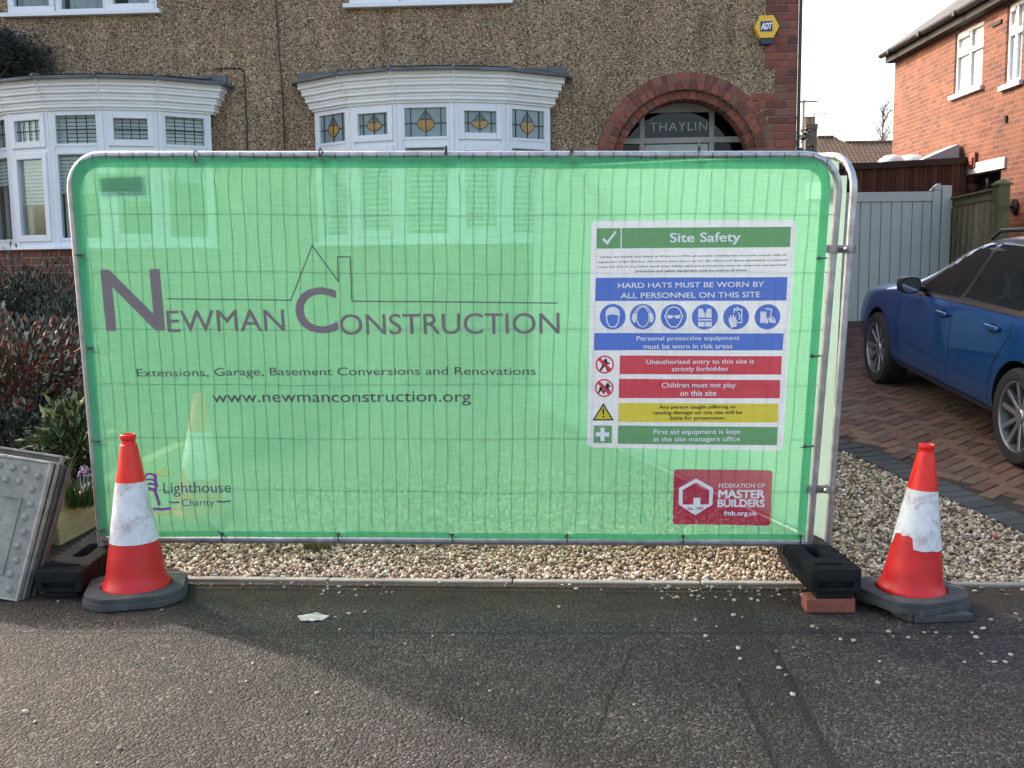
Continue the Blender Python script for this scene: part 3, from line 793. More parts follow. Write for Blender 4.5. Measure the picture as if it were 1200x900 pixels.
bm = B(); a, b = sorted(dl[:2]); box(bm, a-.15, b+.2, dl[3]-.01, dl[3]+.16, -.1, .03); obj('lintel', bm, solid('lintel_paint', (.72,.70,.66), .7, .08), nbh, bevel=.006)
bm = B(); box(bm, a, b, dl[2], dl[3]-.012, -.2, -.15); box(bm, a, a+.08, dl[2], dl[3]-.012, -.149, -.08); box(bm, b-.5, b-.42, dl[2], dl[3]-.012, -.149, -.08)
obj('side_door', bm, solid('dark_door', (.03,.03,.032), .5, .2), nbh)
ab = nbw(1142, 188); bm = B(); box(bm, ab[0]-.11, ab[0]+.11, ab[1]-.12, ab[1]+.12, .003, .05); box(bm, ab[0]-.07, ab[0]+.07, ab[1]-.08, ab[1]+.05, .0505, .075)
obj('air_vent', bm, solid('vent_terracotta', (.25,.06,.04), .7, .2), nbh, bevel=.01)
bm = B()
hp = nbw(1179, 139); box(bm, hp[0]-.05, hp[0]+.03, hp[1]-.05, hp[1]+.04, .002, .03)
obj('pipe_stub', bm, M['dark'], nbh); bm = B()
hp = nbw(1169, 27); box(bm, hp[0]-.16, hp[0]+.16, hp[1]-.03, hp[1]+.02, .002, .025)
obj('wall_bracket', bm, M['dark'], nbh)
# eaves: soffit, fascia, gutter, roof slope
bm = B(); box(bm, -6, NL+.06, EZ-.02, EZ+.14, .002, .17); obj('eaves', bm, solid('shade_toned_eaves', (.010,.009,.009), .7, .3), nbh)  # near-black colour paints in the shade under the roof edge
bm = B(); gr = .062
for x in (0,):
    rings = []
    for xx in np.linspace(-6, NL+.10, 24): rings.append([bm.verts.new((xx, EZ+.14 - gr*math.sin(math.pi*j/8), .24 + gr*math.cos(math.pi*j/8)*-1)) for j in range(9)])
    for r0_, r1_ in zip(rings, rings[1:]):
        for j in range(8): bm.faces.new((r0_[j], r1_[j], r1_[j+1], r0_[j+1]))
    for xx in np.arange(.4, NL, 1.5): box(bm, xx, xx+.08, EZ+.07, EZ+.155, .172, .31)
bmesh.ops.solidify(bm, geom=bm.faces[:], thickness=.004)
obj('gutter', bm, solid('grey_gutter', (.07,.07,.075), .4, .25), nbh)
bm = B(); ro = math.tan(R(35)); q_ = [(-6, EZ+.16, .27), (NL+.08, EZ+.16, .27), (NL-3.2, EZ+.16+3.6*ro, -3.2), (-6, EZ+.16+3.6*ro, -3.2)]
bq = [bm.verts.new(p) for p in q_]; bm.faces.new(bq); b3 = [bm.verts.new(p) for p in ((NL+.08, EZ+.16, .27), (NL+.08, EZ+.16, -6.8), (NL-3.2, EZ+.16+3.6*ro, -3.2))]; bm.faces.new(b3)
obj('roof', bm, M['tile'], nbh)
bm = B(); box(bm, NL-.22, NL-.005, -.5, EZ, -7, -.225); obj('rear_wall', bm, M['nbrick'], nbh)
# lamp on the wall beside the fence
ll = nbw(1190, 242); bm = B(); Ml = NB @ Matrix.Translation((ll[0], ll[1], 0))
lathe(bm, [(.0, 0), (.11, 0), (.11, .03), (.05, .035)], 20)
lathe(bm, [(.028, .03), (.028, .12), (.055, .14), (.06, .30), (.05, .34), (.0, .34)], 18)
wl_ = obj('wall_lamp', bm, M['black_plastic'], smooth=True); wl_.matrix_world = Ml @ Matrix.Rotation(R(0), 4, 'X')
tag(wl_, 'small black outside lamp on the orange brick wall above the blue car', 'wall lamp')
# ------------------------------------------------------------------ back of the drive: gate, timber fence, shed, far houses
GY = 13.0
def gpt(px, py, Y=GY): return atY(px, py, Y)
g0, g1 = gpt(1100, 300), gpt(1108, 300)
gx1 = gpt(1099, 300).x; gzb = gz(5, GY); gzt = gpt(1050, 222).z
gate = empty('driveway_gate', (gx1, GY, gzb)); tag(gate, 'tall pale grey boarded gate closing the end of the driveway', 'gate')
gh = gzt - gzb - .02
bm = B(); x = -2.55
while x < -.12:
    wdt = min(.128, -.10 - x); box(bm, x+.002, x+wdt-.004, 0, .02, .02, gh-.03); x += .13
box(bm, -2.6, -.08, .0215, .04, .02, gh-.01)
obj('boards', bm, M['gate'], gate, bevel=.004, seg=1)
bm = B(); box(bm, -2.6, -.10, -.022, .05, gh-.13, gh-.012); box(bm, -.10, 0, -.03, .055, .0, gh-.004); box(bm, -2.7, -2.6, -.03, .055, 0, gh+.02)
vs = [bm.verts.new(p) for p in ((-.13,-.028,gh+.0),(-.003,-.028,gh+.0),(-.003,-.028,gh+.085),(-.045,-.028,gh+.085))]
vb = [bm.verts.new(v.co + Vector((0,.08,0))) for v in vs]
for i in range(4): bm.faces.new((vs[i], vs[(i+1)%4], vb[(i+1)%4], vb[i]))
bm.faces.new(vs[::-1]); bm.faces.new(vb)
bmesh.ops.recalc_face_normals(bm, faces=bm.faces)
obj('gate_frame', bm, M['gate'], gate, bevel=.006)
bm = B(); lathe(bm, [(.022,0),(.022,.012),(.0,.016)], 12, Matrix.Translation((-.10,-.03,gh+.03)) @ Matrix.Rotation(R(90),4,'X')); obj('bolt', bm, M['galv'], gate)
pst = obj('gate_post', (lambda b: (box(b, 0, .12, -.04, .09, -.2, gh+.06), b)[1])(B()), M['gate'], bevel=.008); pst.location = (gx1+.012, GY, gzb)
tag(pst, 'square pale grey gate post between the gate and the mossy fence', 'gate post')
bm = B(); box(bm, .0, .16, -.05, .0, -.06, .06); brk = obj('latch_block', bm, M['gate'], pst, bevel=.006); brk.location = (.115, 0, gpt(1112,239).z-gzb)
# mossy closeboard fence running towards us, with its corner post
fa = Vector((gx1+.16, GY-.05, 0)); pp = gpt(1165, 250, 11.7); fb = Vector((pp.x, 11.7, 0)); dfn = (fb-fa); Lf = dfn.length; dfn.normalize()
fzt0, fzt1 = atY(1112, 236, GY).z, atY(1160, 226, 11.75).z
fc = empty('timber_fence', (fa.x, fa.y, gz(fa.x, fa.y)), (0,0,math.atan2(dfn.y, dfn.x))); tag(fc, 'weathered mossy closeboard fence behind the blue car', 'fence')
bm = B(); x = 0; k = 0
zf0 = gz(fa.x, fa.y)
while x < Lf - .05:
    top = fzt0 + (fzt1-fzt0)*x/Lf - zf0; box(bm, x, x+.098, -.012-.008*(k%2), .004-.008*(k%2), -.25, top-.06); x += .085; k += 1
obj('pickets', bm, M['fence_wood'], fc, bevel=.003, seg=1)
bm = B()
M2 = Matrix.Translation((0,0,fzt0-zf0)) @ Matrix.Rotation(-math.atan2(fzt1-fzt0, Lf), 4, 'Y')
box(bm, 0, Lf, -.028, .03, -.075, .02, M2); box(bm, 0, Lf, -.05, .045, .021, .045, M2); obj('top_rail', bm, M['post_wood'], fc, bevel=.004)
ptop = atY(1170, 217, 11.65).z; pz = gz(fb.x, 11.65)
bm = B(); box(bm, -.065, .065, -.065, .065, -.25, ptop-pz); post = obj('fence_post', bm, M['post_wood'], bevel=.01); post.location = (fb.x+.06, 11.66, pz)
tag(post, 'thick green stained timber post at the near end of the mossy fence', 'fence post')
bm = B(); vsq = []
box(bm, -.085, .085, -.085, .085, 0, .022); bmesh.ops.create_cone(bm, cap_ends=True, segments=4, radius1=.105, radius2=.03, depth=.04, matrix=Matrix.Translation((0,0,.042)) @ Matrix.Rotation(R(45),4,'Z'))
cp = obj('cap', bm, M['post_wood'], post); cp.location = (0,0,ptop-pz)
# timber-clad garden room against the neighbour's wall
SY = 16.8; szt = atY(1134, 188, SY).z; szl = atY(1005, 195, SY).z
sx1 = atY(1133, 200, SY).x; sx0 = 3.6; sg = gz(sx1, SY)
shed = empty('timber_shed', (sx0, SY, sg)); tag(shed, 'flat roofed outbuilding clad in dark brown vertical boards behind the gate', 'shed')
bm = B(); x = 0; Ls = sx1 - sx0
while x < Ls - .02:
    tt = szl + (szt-szl)*max(0, (x+sx0-5.7)/(sx1-5.7)); box(bm, x+.004, min(x+.071, Ls), 0, .03, -.2, tt-sg-.04); box(bm, x-.004, x+.004, .012, .03, -.2, tt-sg-.05); x += .075
obj('boards', bm, M['clad'], shed)
bm = B(); box(bm, 0, Ls, .032, 5.2, -.2, szl-sg-.06); obj('shed_body', bm, M['dark'], shed)
bm = B(); 
vs = [(0-.05,-.06,szl-sg-.05),(5.7-sx0,-.06,szl-sg-.05),(Ls+.02,-.06,szt-sg-.05)]
for a, b in zip(vs, vs[1:]):
    for y0, y1, h in ((-.06, 5.3, .1),):
        q = [Vector(a), Vector(b), Vector((b[0],y1,b[2])), Vector((a[0],y1,a[2]))]
        lo = [bm.verts.new(p) for p in q]; hi = [bm.verts.new(p + Vector((0,0,h))) for p in q]
        bm.faces.new(lo[::-1]); bm.faces.new(hi)
        for i in range(4): bm.faces.new((lo[i], lo[(i+1)%4], hi[(i+1)%4], hi[i]))
obj('flat_roof', bm, M['black_plastic'], shed)
bm = B(); q = [Vector((Ls-.60, .3, szt-sg+.05)), Vector((Ls+.0, .3, szt-sg+.05)), Vector((Ls+.0, .32, szt-sg+.30))]
a = [bm.verts.new(p) for p in q]; b = [bm.verts.new(p + Vector((0,.5,0))) for p in q]; bm.faces.new(a); bm.faces.new(b[::-1])
for i in range(3): bm.faces.new((a[i], b[i], b[(i+1)%3], a[(i+1)%3]))
bmesh.ops.recalc_face_normals(bm, faces=bm.faces)
obj('flashing', bm, solid('lead_flashing', (.42,.45,.48), .6, .2, 8), shed)
for px, py, r, lab in ((1067, 190, .30, 'larger domed white skylight on the flat shed roof'), (1045, 191, .25, 'smaller domed white skylight on the flat shed roof further left')):
    p = atY(px, py, SY + .9); z0 = szl - .0
    bm = B(); lathe(bm, [(r+.04, 0), (r+.04, .07), (r, .08), (r*.99, .11), (r*.82, .19), (r*.45, .25), (.0, .27)], 24)
    d = obj('roof_dome', bm, solid('dome_plastic', (.70,.70,.72), .25, .06), smooth=True); d.location = (p.x, SY + .9, z0)
    tag(d, lab, 'skylight', 'domed skylights on the shed roof')
# far houses
def tiles():
    g = NT('far_tile'); sp = g.n('ShaderNodeSeparateXYZ', {0: g.pos()})
    v = g.n('ShaderNodeCombineXYZ', {0: sp.outputs[0], 1: sp.outputs[1]}).outputs[0]
    b = g.n('ShaderNodeTexBrick', {'Vector': v, 'Color1': (.15,.085,.05,1), 'Color2': (.20,.12,.07,1), 'Mortar': (.045,.025,.018,1), 'Scale': 1.0, 'Mortar Size': .05, 'Mortar Smooth': .5, 'Brick Width': .30, 'Row Height': .34})
    b.offset = 0
    return g.done(g.principled(b.outputs[0], .8, g.bump(b.outputs['Fac'], -.6, .03)))
M['far_tile'] = tiles()
def far_house(label, X0, X1, Y, zr, hipL, hipR):
    gz0 = gz(0, 60); o = empty('bungalow', ((X0+X1)/2, Y, gz0)); tag(o, label, 'house', 'distant tiled houses'); L = (X1-X0)/2; h = zr - gz0; d = 5.0; rise = 3.4
    bm = B(); box(bm, -L+.3, L-.3, -d+.4, d-.4, -.5, h-rise+.02); obj('wall', bm, M['cbrick'], o)
    for s in (1, -1):
        bm = B(); Ls = math.hypot(d, rise); ang = math.atan2(rise, d)
        q = [(-L, 0, 0), (L, 0, 0), (L-hipR, Ls, 0), (-L+hipL, Ls, 0)]
        quad(bm, q); r_ = obj('roof', bm, M['far_tile'], o)
        r_.location = (0, -d*s, h-rise); r_.rotation_euler = (ang, 0, 0 if s > 0 else math.pi)
    bm = B()
    for s, hp in ((-1, hipL), (1, hipR)): bm.faces.new([bm.verts.new(p) for p in ((s*L, -d, h-rise), (s*L, d, h-rise), (s*(L-hp), 0, h))])
    obj('hip', bm, M['tile'] if False else M['far_tile'], o)
    bm = B(); tube(bm, [(-L+hipL, 0, h+.02), (L-hipR, 0, h+.02)], .11, 8); obj('ridge', bm, M['far_tile'], o)
    return o
HY1, HY2 = 74, 80
pA, pB = atY(958, 161, HY1), atY(977, 161, HY1); pC, pD = atY(990, 167, HY2), atY(1050, 165, HY2)
h1 = far_house('brown tiled house with a tall brick chimney far behind the driveway', pA.x - 5, pB.x + 5.2, HY1, pA.z, 5, 5.2)
h2 = far_house('lower brown tiled roof left of the orange brick wall in the distance', pC.x - 5, pD.x + 9, HY2, pC.z, 5, 5)
cY = 66.0; ca_, cb_ = atY(940.5, 180, cY), atY(955.5, 146.5, cY)
ch = empty('chimney_stack', ((ca_.x+cb_.x)/2, cY, gz(0, 40))); tag(ch, 'tall brown brick chimney with two short pots beside the house corner', 'chimney')
hw = (cb_.x-ca_.x)/2; hh = cb_.z - gz(0, 40)
bm = B(); box(bm, -hw*.93, hw*.93, -.5, .5, -.3, hh-.3); box(bm, -hw, hw, -.56, .56, hh-.3, hh); obj('stack', bm, M['cbrick'], ch)
for k, xx in enumerate((-hw*.45, hw*.45)):
    bm = B(); lathe(bm, [(.22,0),(.18,.4),(.22,.5),(.16,.5)], 12); pt_ = obj('pot', bm, solid('clay_pot', (.30,.2,.13), .8, .2), ch); pt_.location = (xx, 0, hh)
M['aerial'] = solid('aerial_metal', (.38,.37,.36), .5, .1)
def aerial(label, px, pyb, pyt, pxr, Y, thick):
    b, t, r = atY(px, pyb, Y), atY(px, pyt, Y), atY(pxr, pyt+1, Y)
    o = empty('tv_aerial', (b.x, Y, b.z)); tag(o, label, 'aerial', 'TV aerials against the sky')
    bm = B(); tube(bm, [(0,0,0), (0,0,t.z-b.z+.1)], thick, 8); obj('mast', bm, M['aerial'], o)
    bm = B(); L = r.x-b.x; z = t.z-b.z; tube(bm, [(-.3,0,z), (L,0,z)], thick*.7, 6)
    for k in range(9): xk = -.2 + (L+.2)*k/8; tube(bm, [(xk,-.3,z+.01), (xk,.3,z+.01)], .014, 5)
    obj('boom', bm, M['aerial'], o)
aerial('tall pale aerial mast rising left of the brown chimney', 940, 192, 119, 957, 65, .09)
aerial('small aerial standing on the brown brick chimney', 953.5, 146.5, 133.5, 969, 66, .035)

# ------------------------------------------------------------------ trees and plants
def leafmat(name, stops, rough=.45, **kw): return island(name, stops, rough, 0, 40, .15, **kw)
M['bark'] = solid('bark', (.07,.055,.045), .9, .35, 8, .5, 30)
def leaf(bm, p, d, s, wd, fold=.25, roll=None):
    d = d.normalized(); u = d.orthogonal().normalized(); u.rotate(Matrix.Rotation(rnd(0, 6.28) if roll is None else roll, 3, d)); n = d.cross(u)
    tip = p + d*s; mid = p + d*s*.5 + n*s*.0
    a = bm.verts.new(p); b = bm.verts.new(mid + u*wd*s*.5 + n*fold*wd*s); c = bm.verts.new(tip); e = bm.verts.new(mid - u*wd*s*.5 + n*fold*wd*s)
    bm.faces.new((a, b, c)); bm.faces.new((a, c, e))
def bush(name, label, cat, base, rad, h, nstem, nleaf, ls, lw, mat, up=.4, droop=0, jitter=.5, group=None, stemr=.012, shell=.45):
    base = Vector(base); o = empty(name, base); tag(o, label, cat, group)
    st, lv = B(), B(); tips = []
    for i in range(nstem):
        a = rnd(0, 6.28); rr = math.sqrt(random.random()); th = rnd(.15, 1.0)
        tip = Vector((math.cos(a)*rad[0]*rr, math.sin(a)*rad[1]*rr, h*math.sqrt(max(.02, 1 - (rr*.92)**2))*rnd(.72, 1.03)*(1 if random.random() > .25 else rnd(.4,.9))))
        root = Vector((tip.x*.25, tip.y*.25, 0)); mid = root.lerp(tip, .55) + Vector((rnd(-.05,.05), rnd(-.05,.05), h*.06))
        tube(st, [root, mid, tip], [stemr, stemr*.6, stemr*.25], 5, cap=False); tips.append((root, mid, tip))
    for i in range(nleaf):
        r0, m0, t0 = random.choice(tips); t = 1 - shell*random.random()**1.3
        p = m0.lerp(t0, max(0, (t-.5)*2)) + Vector((rnd(-1,1), rnd(-1,1), rnd(-1,1))) * ls * jitter * 2.0
        out_ = Vector((p.x, p.y, p.z - h*.4)).normalized() if p.length else Vector((0,0,1))
        d = (out_ + Vector((rnd(-1,1), rnd(-1,1), rnd(-1,1)))*.9 + Vector((0,0,up - droop))).normalized()
        p.z = max(p.z, .01)
        leaf(lv, p, d, ls*rnd(.6,1.3), lw)
    obj('stems', st, M['bark'], o); obj('foliage', lv, mat, o)
    return o
bedz = lambda x, y: gz(x, y) + .13
# raised bed left of the fence: soil held by a sleeper
s0, s1 = gp(70, 633), gp(116, 609); sdir = (s1 - s0); sdir.z = 0; sdir.normalize()
end = s0 + sdir*1.35
bm = B(); L = 1.35; box(bm, 0, L, 0, .10, -.04, .205)
slp = obj('timber_sleeper', bm, M['sleeper'], bevel=.006); slp.location = (s0.x, s0.y, s0.z)
slp.rotation_euler = (0, -math.atan(SL*sdir.dot(VY)), math.atan2(sdir.y, sdir.x)); tag(slp, 'pale new timber sleeper edging the planted bed behind the rubber block', 'timber sleeper')
pl = [(s0.x-.05, s0.y+.12), (s0.x+sdir.x*1.3-.05, s0.y+sdir.y*1.3+.06), (-1.55, 7.3), (-1.5, 10.2), (-9, 10.6), kpt(-9, .06).to_tuple()[:2], kpt(-2.75, .06).to_tuple()[:2], (-2.6, 5.06)]
bm = flat([pl]); bmesh.ops.triangulate(bm, faces=bm.faces)
for v in bm.verts: v.co.z = bedz(v.co.x, v.co.y)
tag(obj('soil', bm, M['soil']), kind='structure')
bm = B()
for i in range(2600):
    x, y = rnd(-3.6, -2.0), rnd(5.1, 7.4)
    if not pip(x, y, pl): continue
    p = Vector((x, y, bedz(x, y) + .006)); leaf(bm, p, Vector((rnd(-1,1), rnd(-1,1), rnd(-.1,.35))), rnd(.012,.05), rnd(.2,.6))
tag(obj('leaf_litter', bm, leafmat('litter_leaf', [(0,(.03,.02,.014)),(.5,(.10,.07,.045)),(.9,(.20,.16,.11)),(1,(.4,.37,.32))], .9)), kind='stuff')
def at_bed(px, py, Y): p = atY(px, py, Y); return (p.x, Y, bedz(p.x, Y))
G_dark = leafmat('dark_evergreen', [(0,(.014,.022,.015)),(.6,(.032,.046,.030)),(1,(.075,.088,.058))], .42)
G_phot = leafmat('red_tipped', [(0,(.035,.050,.026)),(.30,(.085,.085,.045)),(.46,(.15,.06,.04)),(.70,(.34,.085,.065)),(.82,(.17,.19,.11)),(1,(.55,.55,.48))], .24)
G_skim = leafmat('variegated', [(0,(.022,.042,.020)),(.55,(.05,.08,.035)),(.78,(.16,.19,.075)),(1,(.42,.40,.18))], .26)
G_heath = leafmat('heather', [(0,(.09,.085,.055)),(.5,(.20,.19,.15)),(1,(.45,.45,.41))], .8)
G_blade = leafmat('blade', [(0,(.03,.07,.015)),(.6,(.07,.13,.03)),(1,(.16,.2,.07))], .5)
G_dry = leafmat('dry_stem', [(0,(.10,.06,.035)),(.6,(.20,.14,.085)),(1,(.32,.26,.18))], .9)
bush('evergreen_shrub', 'dark green conifer like shrub under the left bow window', 'shrub', at_bed(32, 400, 8.9), (1.2, .6), 1.22, 190, 17000, .055, .28, G_dark, .5, shell=.7, jitter=.9)
bush('evergreen_shrub', 'dark evergreen shrub half hidden behind the left fence post', 'shrub', at_bed(98, 400, 8.3), (.7, .55), 1.0, 90, 7200, .055, .3, G_dark, .4, shell=.7, jitter=.9)
bush('photinia_shrub', 'red tipped glossy leaved shrub in the bed at the left edge', 'shrub', at_bed(22, 480, 7.2), (.72, .5), .98, 90, 3600, .062, .42, G_phot, .7)
bush('photinia_shrub', 'second red tipped shrub beside the left fence post', 'shrub', at_bed(84, 480, 7.5), (.36, .42), .86, 60, 1900, .055, .40, G_phot, .8)
bush('low_shrub', 'dark leafy undergrowth below the red tipped shrubs', 'shrub', at_bed(10, 480, 6.7), (.5, .32), .34, 60, 1800, .05, .42, G_dark, .5)
bush('skimmia_shrub', 'low rounded shrub with yellow green margins beside the fence post', 'shrub', at_bed(88, 500, 6.4), (.27, .24), .46, 50, 1700, .075, .33, G_skim, .35)
bush('heather_plant', 'pale silvery heather at the left edge of the bed', 'plant', at_bed(8, 540, 5.75), (.16, .14), .26, 60, 1500, .018, .35, G_heath, .8, stemr=.004)
bush('heather_plant', 'small dry heather with whitish flower heads in the middle of the bed', 'plant', at_bed(44, 540, 5.7), (.08, .08), .20, 26, 420, .016, .4, G_heath, .8, stemr=.004)
for px, lab in ((28, 'brown dried perennial stems behind the metal plates'), (62, 'sparse brown dry twigs near the purple flower')):
    b = Vector(at_bed(px, 545, 5.95)); bm = B()
    for i in range(70):
        a = rnd(0, 6.28); r = rnd(0, .16); p = Vector((math.cos(a)*r, math.sin(a)*r*.7, 0)); t = p + Vector((rnd(-.12,.12), rnd(-.1,.1), rnd(.08,.26)))
        tube(bm, [p, p.lerp(t,.5)+Vector((rnd(-.03,.03),0,.02)), t], [.003,.0025,.0015], 4, cap=False)
    d = obj('dry_plant', bm, G_dry); d.location = b; tag(d, lab, 'plant', 'dried plants in the bed')
b = Vector(at_bed(94, 545, 5.75)); fl = empty('flower_clump', b); tag(fl, 'green bladed clump with a pale purple flower head by the fence post', 'flower')
bm = B()
for i in range(260):
    a = rnd(0, 6.28); r = rnd(0, .10); leaf(bm, Vector((math.cos(a)*r, math.sin(a)*r, 0)), Vector((math.cos(a)*.6, math.sin(a)*.6, rnd(.6,1.6))), rnd(.10,.2), .09)
obj('leaves', bm, G_blade, fl)
bm = B()
for cx, cz, n in ((.02,.22,46), (-.005,.19,14), (.045,.20,16)):
    for i in range(n):
        v = Vector((rnd(-1,1), rnd(-1,1), rnd(-1,1))).normalized(); leaf(bm, Vector((cx,0,cz)) + v*.013, v, .014, .8)
    tube(bm, [(cx*.4,0,0),(cx,0,cz)], .003, 4)
obj('petals', bm, leafmat('purple_petal', [(0,(.40,.28,.46)),(1,(.62,.52,.66))], .7), fl)
# climbing evergreen on the wall at the left, over the left bow
def crown(name, label, cat, base, trunk_h, cen, rad, n, ls, lw, mat):
    base = Vector(base); o = empty(name, base); tag(o, label, cat); st, lv = B(), B(); c = Vector(cen)
    tube(st, [(0,0,-.1), (c.x*.3, c.y*.3, trunk_h*.6), tuple(c)], [.07,.05,.02], 8)
    ends = []
    for i in range(220):
        v = Vector((rnd(-1,1), rnd(-1,1), rnd(-1,1)))
        if v.length > 1: continue
        e = c + Vector((v.x*rad[0], v.y*rad[1], v.z*rad[2])); tube(st, [c.lerp(Vector((c.x*.3,c.y*.3,trunk_h*.6)), rnd(0,.5)), e], [.015,.004], 5, cap=False); ends.append(e)
    for i in range(n):
        e = random.choice(ends); q = e + Vector((rnd(-1,1), rnd(-1,1), rnd(-1,1)))*.11
        d = Vector((rnd(-1,1), rnd(-1,1), rnd(-.6,1))); leaf(lv, q, d, ls*rnd(.6,1.4), lw)
    obj('trunk', st, M['bark'], o); obj('crown', lv, mat, o); return o
bx = HO + UX*(fac(-12, 70)[0]) - VY*.45
G_con = leafmat('conifer', [(0,(.008,.015,.013)),(.7,(.018,.028,.024)),(1,(.035,.045,.038))], .6)
tz = fac(-12, 71)[1] - gz(bx.x, bx.y)
crown('conifer_tree', 'dark feathery evergreen against the wall above the left bow window roof', 'tree', (bx.x, bx.y, gz(bx.x, bx.y)), tz, (.05, .2, tz), (.75, .25, .20), 10500, .05, .22, G_con)
# far trees
def birch(label, px, pyt, pyb, Y, spread):
    b, t = atY(px, pyb, Y), atY(px, pyt, Y); g = gz(0, 60); o = empty('bare_tree', (b.x, Y, g)); tag(o, label, 'tree'); H = t.z - g
    tr, br = B(), B(); tube(tr, [(0,0,0),(.05,0,H*.5),(0,0,H)], [.22,.12,.02], 7); obj('trunk', tr, M['bark'], o)
    for i in range(46):
        z = H*rnd(.45,.98); a = rnd(0,6.28); L = spread*rnd(.4,1)*(1.15 - z/H*.75); p0 = Vector((0,0,z)); p1 = p0 + Vector((math.cos(a)*L*.45, math.sin(a)*L*.45, L*.85)); p2 = p1 + Vector((math.cos(a)*L*.25, math.sin(a)*L*.25, -L*.1)); tube(br, [p0,p1,p2], [.035,.022,.012], 4, cap=False)
        for k in range(7):
            q = p0.lerp(p1, rnd(.3,1)) if k < 4 else p1.lerp(p2, rnd(0,1)); e = q + Vector((rnd(-.7,.7), rnd(-.6,.6), rnd(-1.5,.7))); tube(br, [q, q.lerp(e,.5)+Vector((0,0,.15)), e], [.018,.014,.008], 3, cap=False)
    obj('crown', br, solid('far_twig', (.16,.14,.14), .9, .1), o)
birch('bare leafless birch against the sky beside the orange brick wall', 1034, 124, 166, 95, 3.4)
t = atY(936, 150, 42); g = gz(0, 60)
crown('ivy_tree', 'small dark leafy tree seen past the house corner', 'tree', (t.x-.4, 42, g), t.z-g-1.2, (0,0,t.z-g-1.2), (1.0,.8,1.7), 2600, .16, .5, G_dark)
# ------------------------------------------------------------------ the fence panel across the drive entrance
def solve_panel(bl, br, tl, tr, zb, H):
    P = [hit(*bl, (0,0,zb[0]), Vector((0,0,1))), hit(*br, (0,0,zb[1]), Vector((0,0,1)))]
    best = None
    d = ray(*tl); 
    # point on the top-left ray at distance H from the bottom-left corner (the nearer, leaning one if two)
    a = d.dot(d); b = 2*d.dot(C0-P[0]); c = (C0-P[0]).length_squared - H*H; disc = b*b-4*a*c
    if disc < 0: t = -b/2/a
    else: t = (-b - math.sqrt(disc))/2/a
    TL = C0 + d*t
    n = (P[1]-P[0]).cross(TL-P[0]).normalized()
    if n.y > 0: n = -n
    TR = hit(*tr, P[0], n)
    return P[0], P[1], TL, TR, n
BL, BR, TL, TR, PN = solve_panel((118.5, 632), (948, 636.5), (79.5, 181.5), (986, 181.5), (.185, .185), 1.86)
PU = (BR - BL).normalized(); PV = PN.cross(PU).normalized()
if PV.z < 0: PV = -PV
def uv(px, py):
    p = hit(px, py, BL, PN) - BL; return p.dot(PU), p.dot(PV)
PWID = (BR - BL).length; print('panel', PWID, (TR-TL).length, (TL-BL).length, (TR-BR).length, 'lean', PN, BL, BR)
PM = Matrix((PU, PV, PN)).transposed().to_4x4(); PM.translation = BL          # x right, y up the panel, z towards the viewer
def L2(p): q = p - BL; return Vector((q.dot(PU), q.dot(PV), 0))
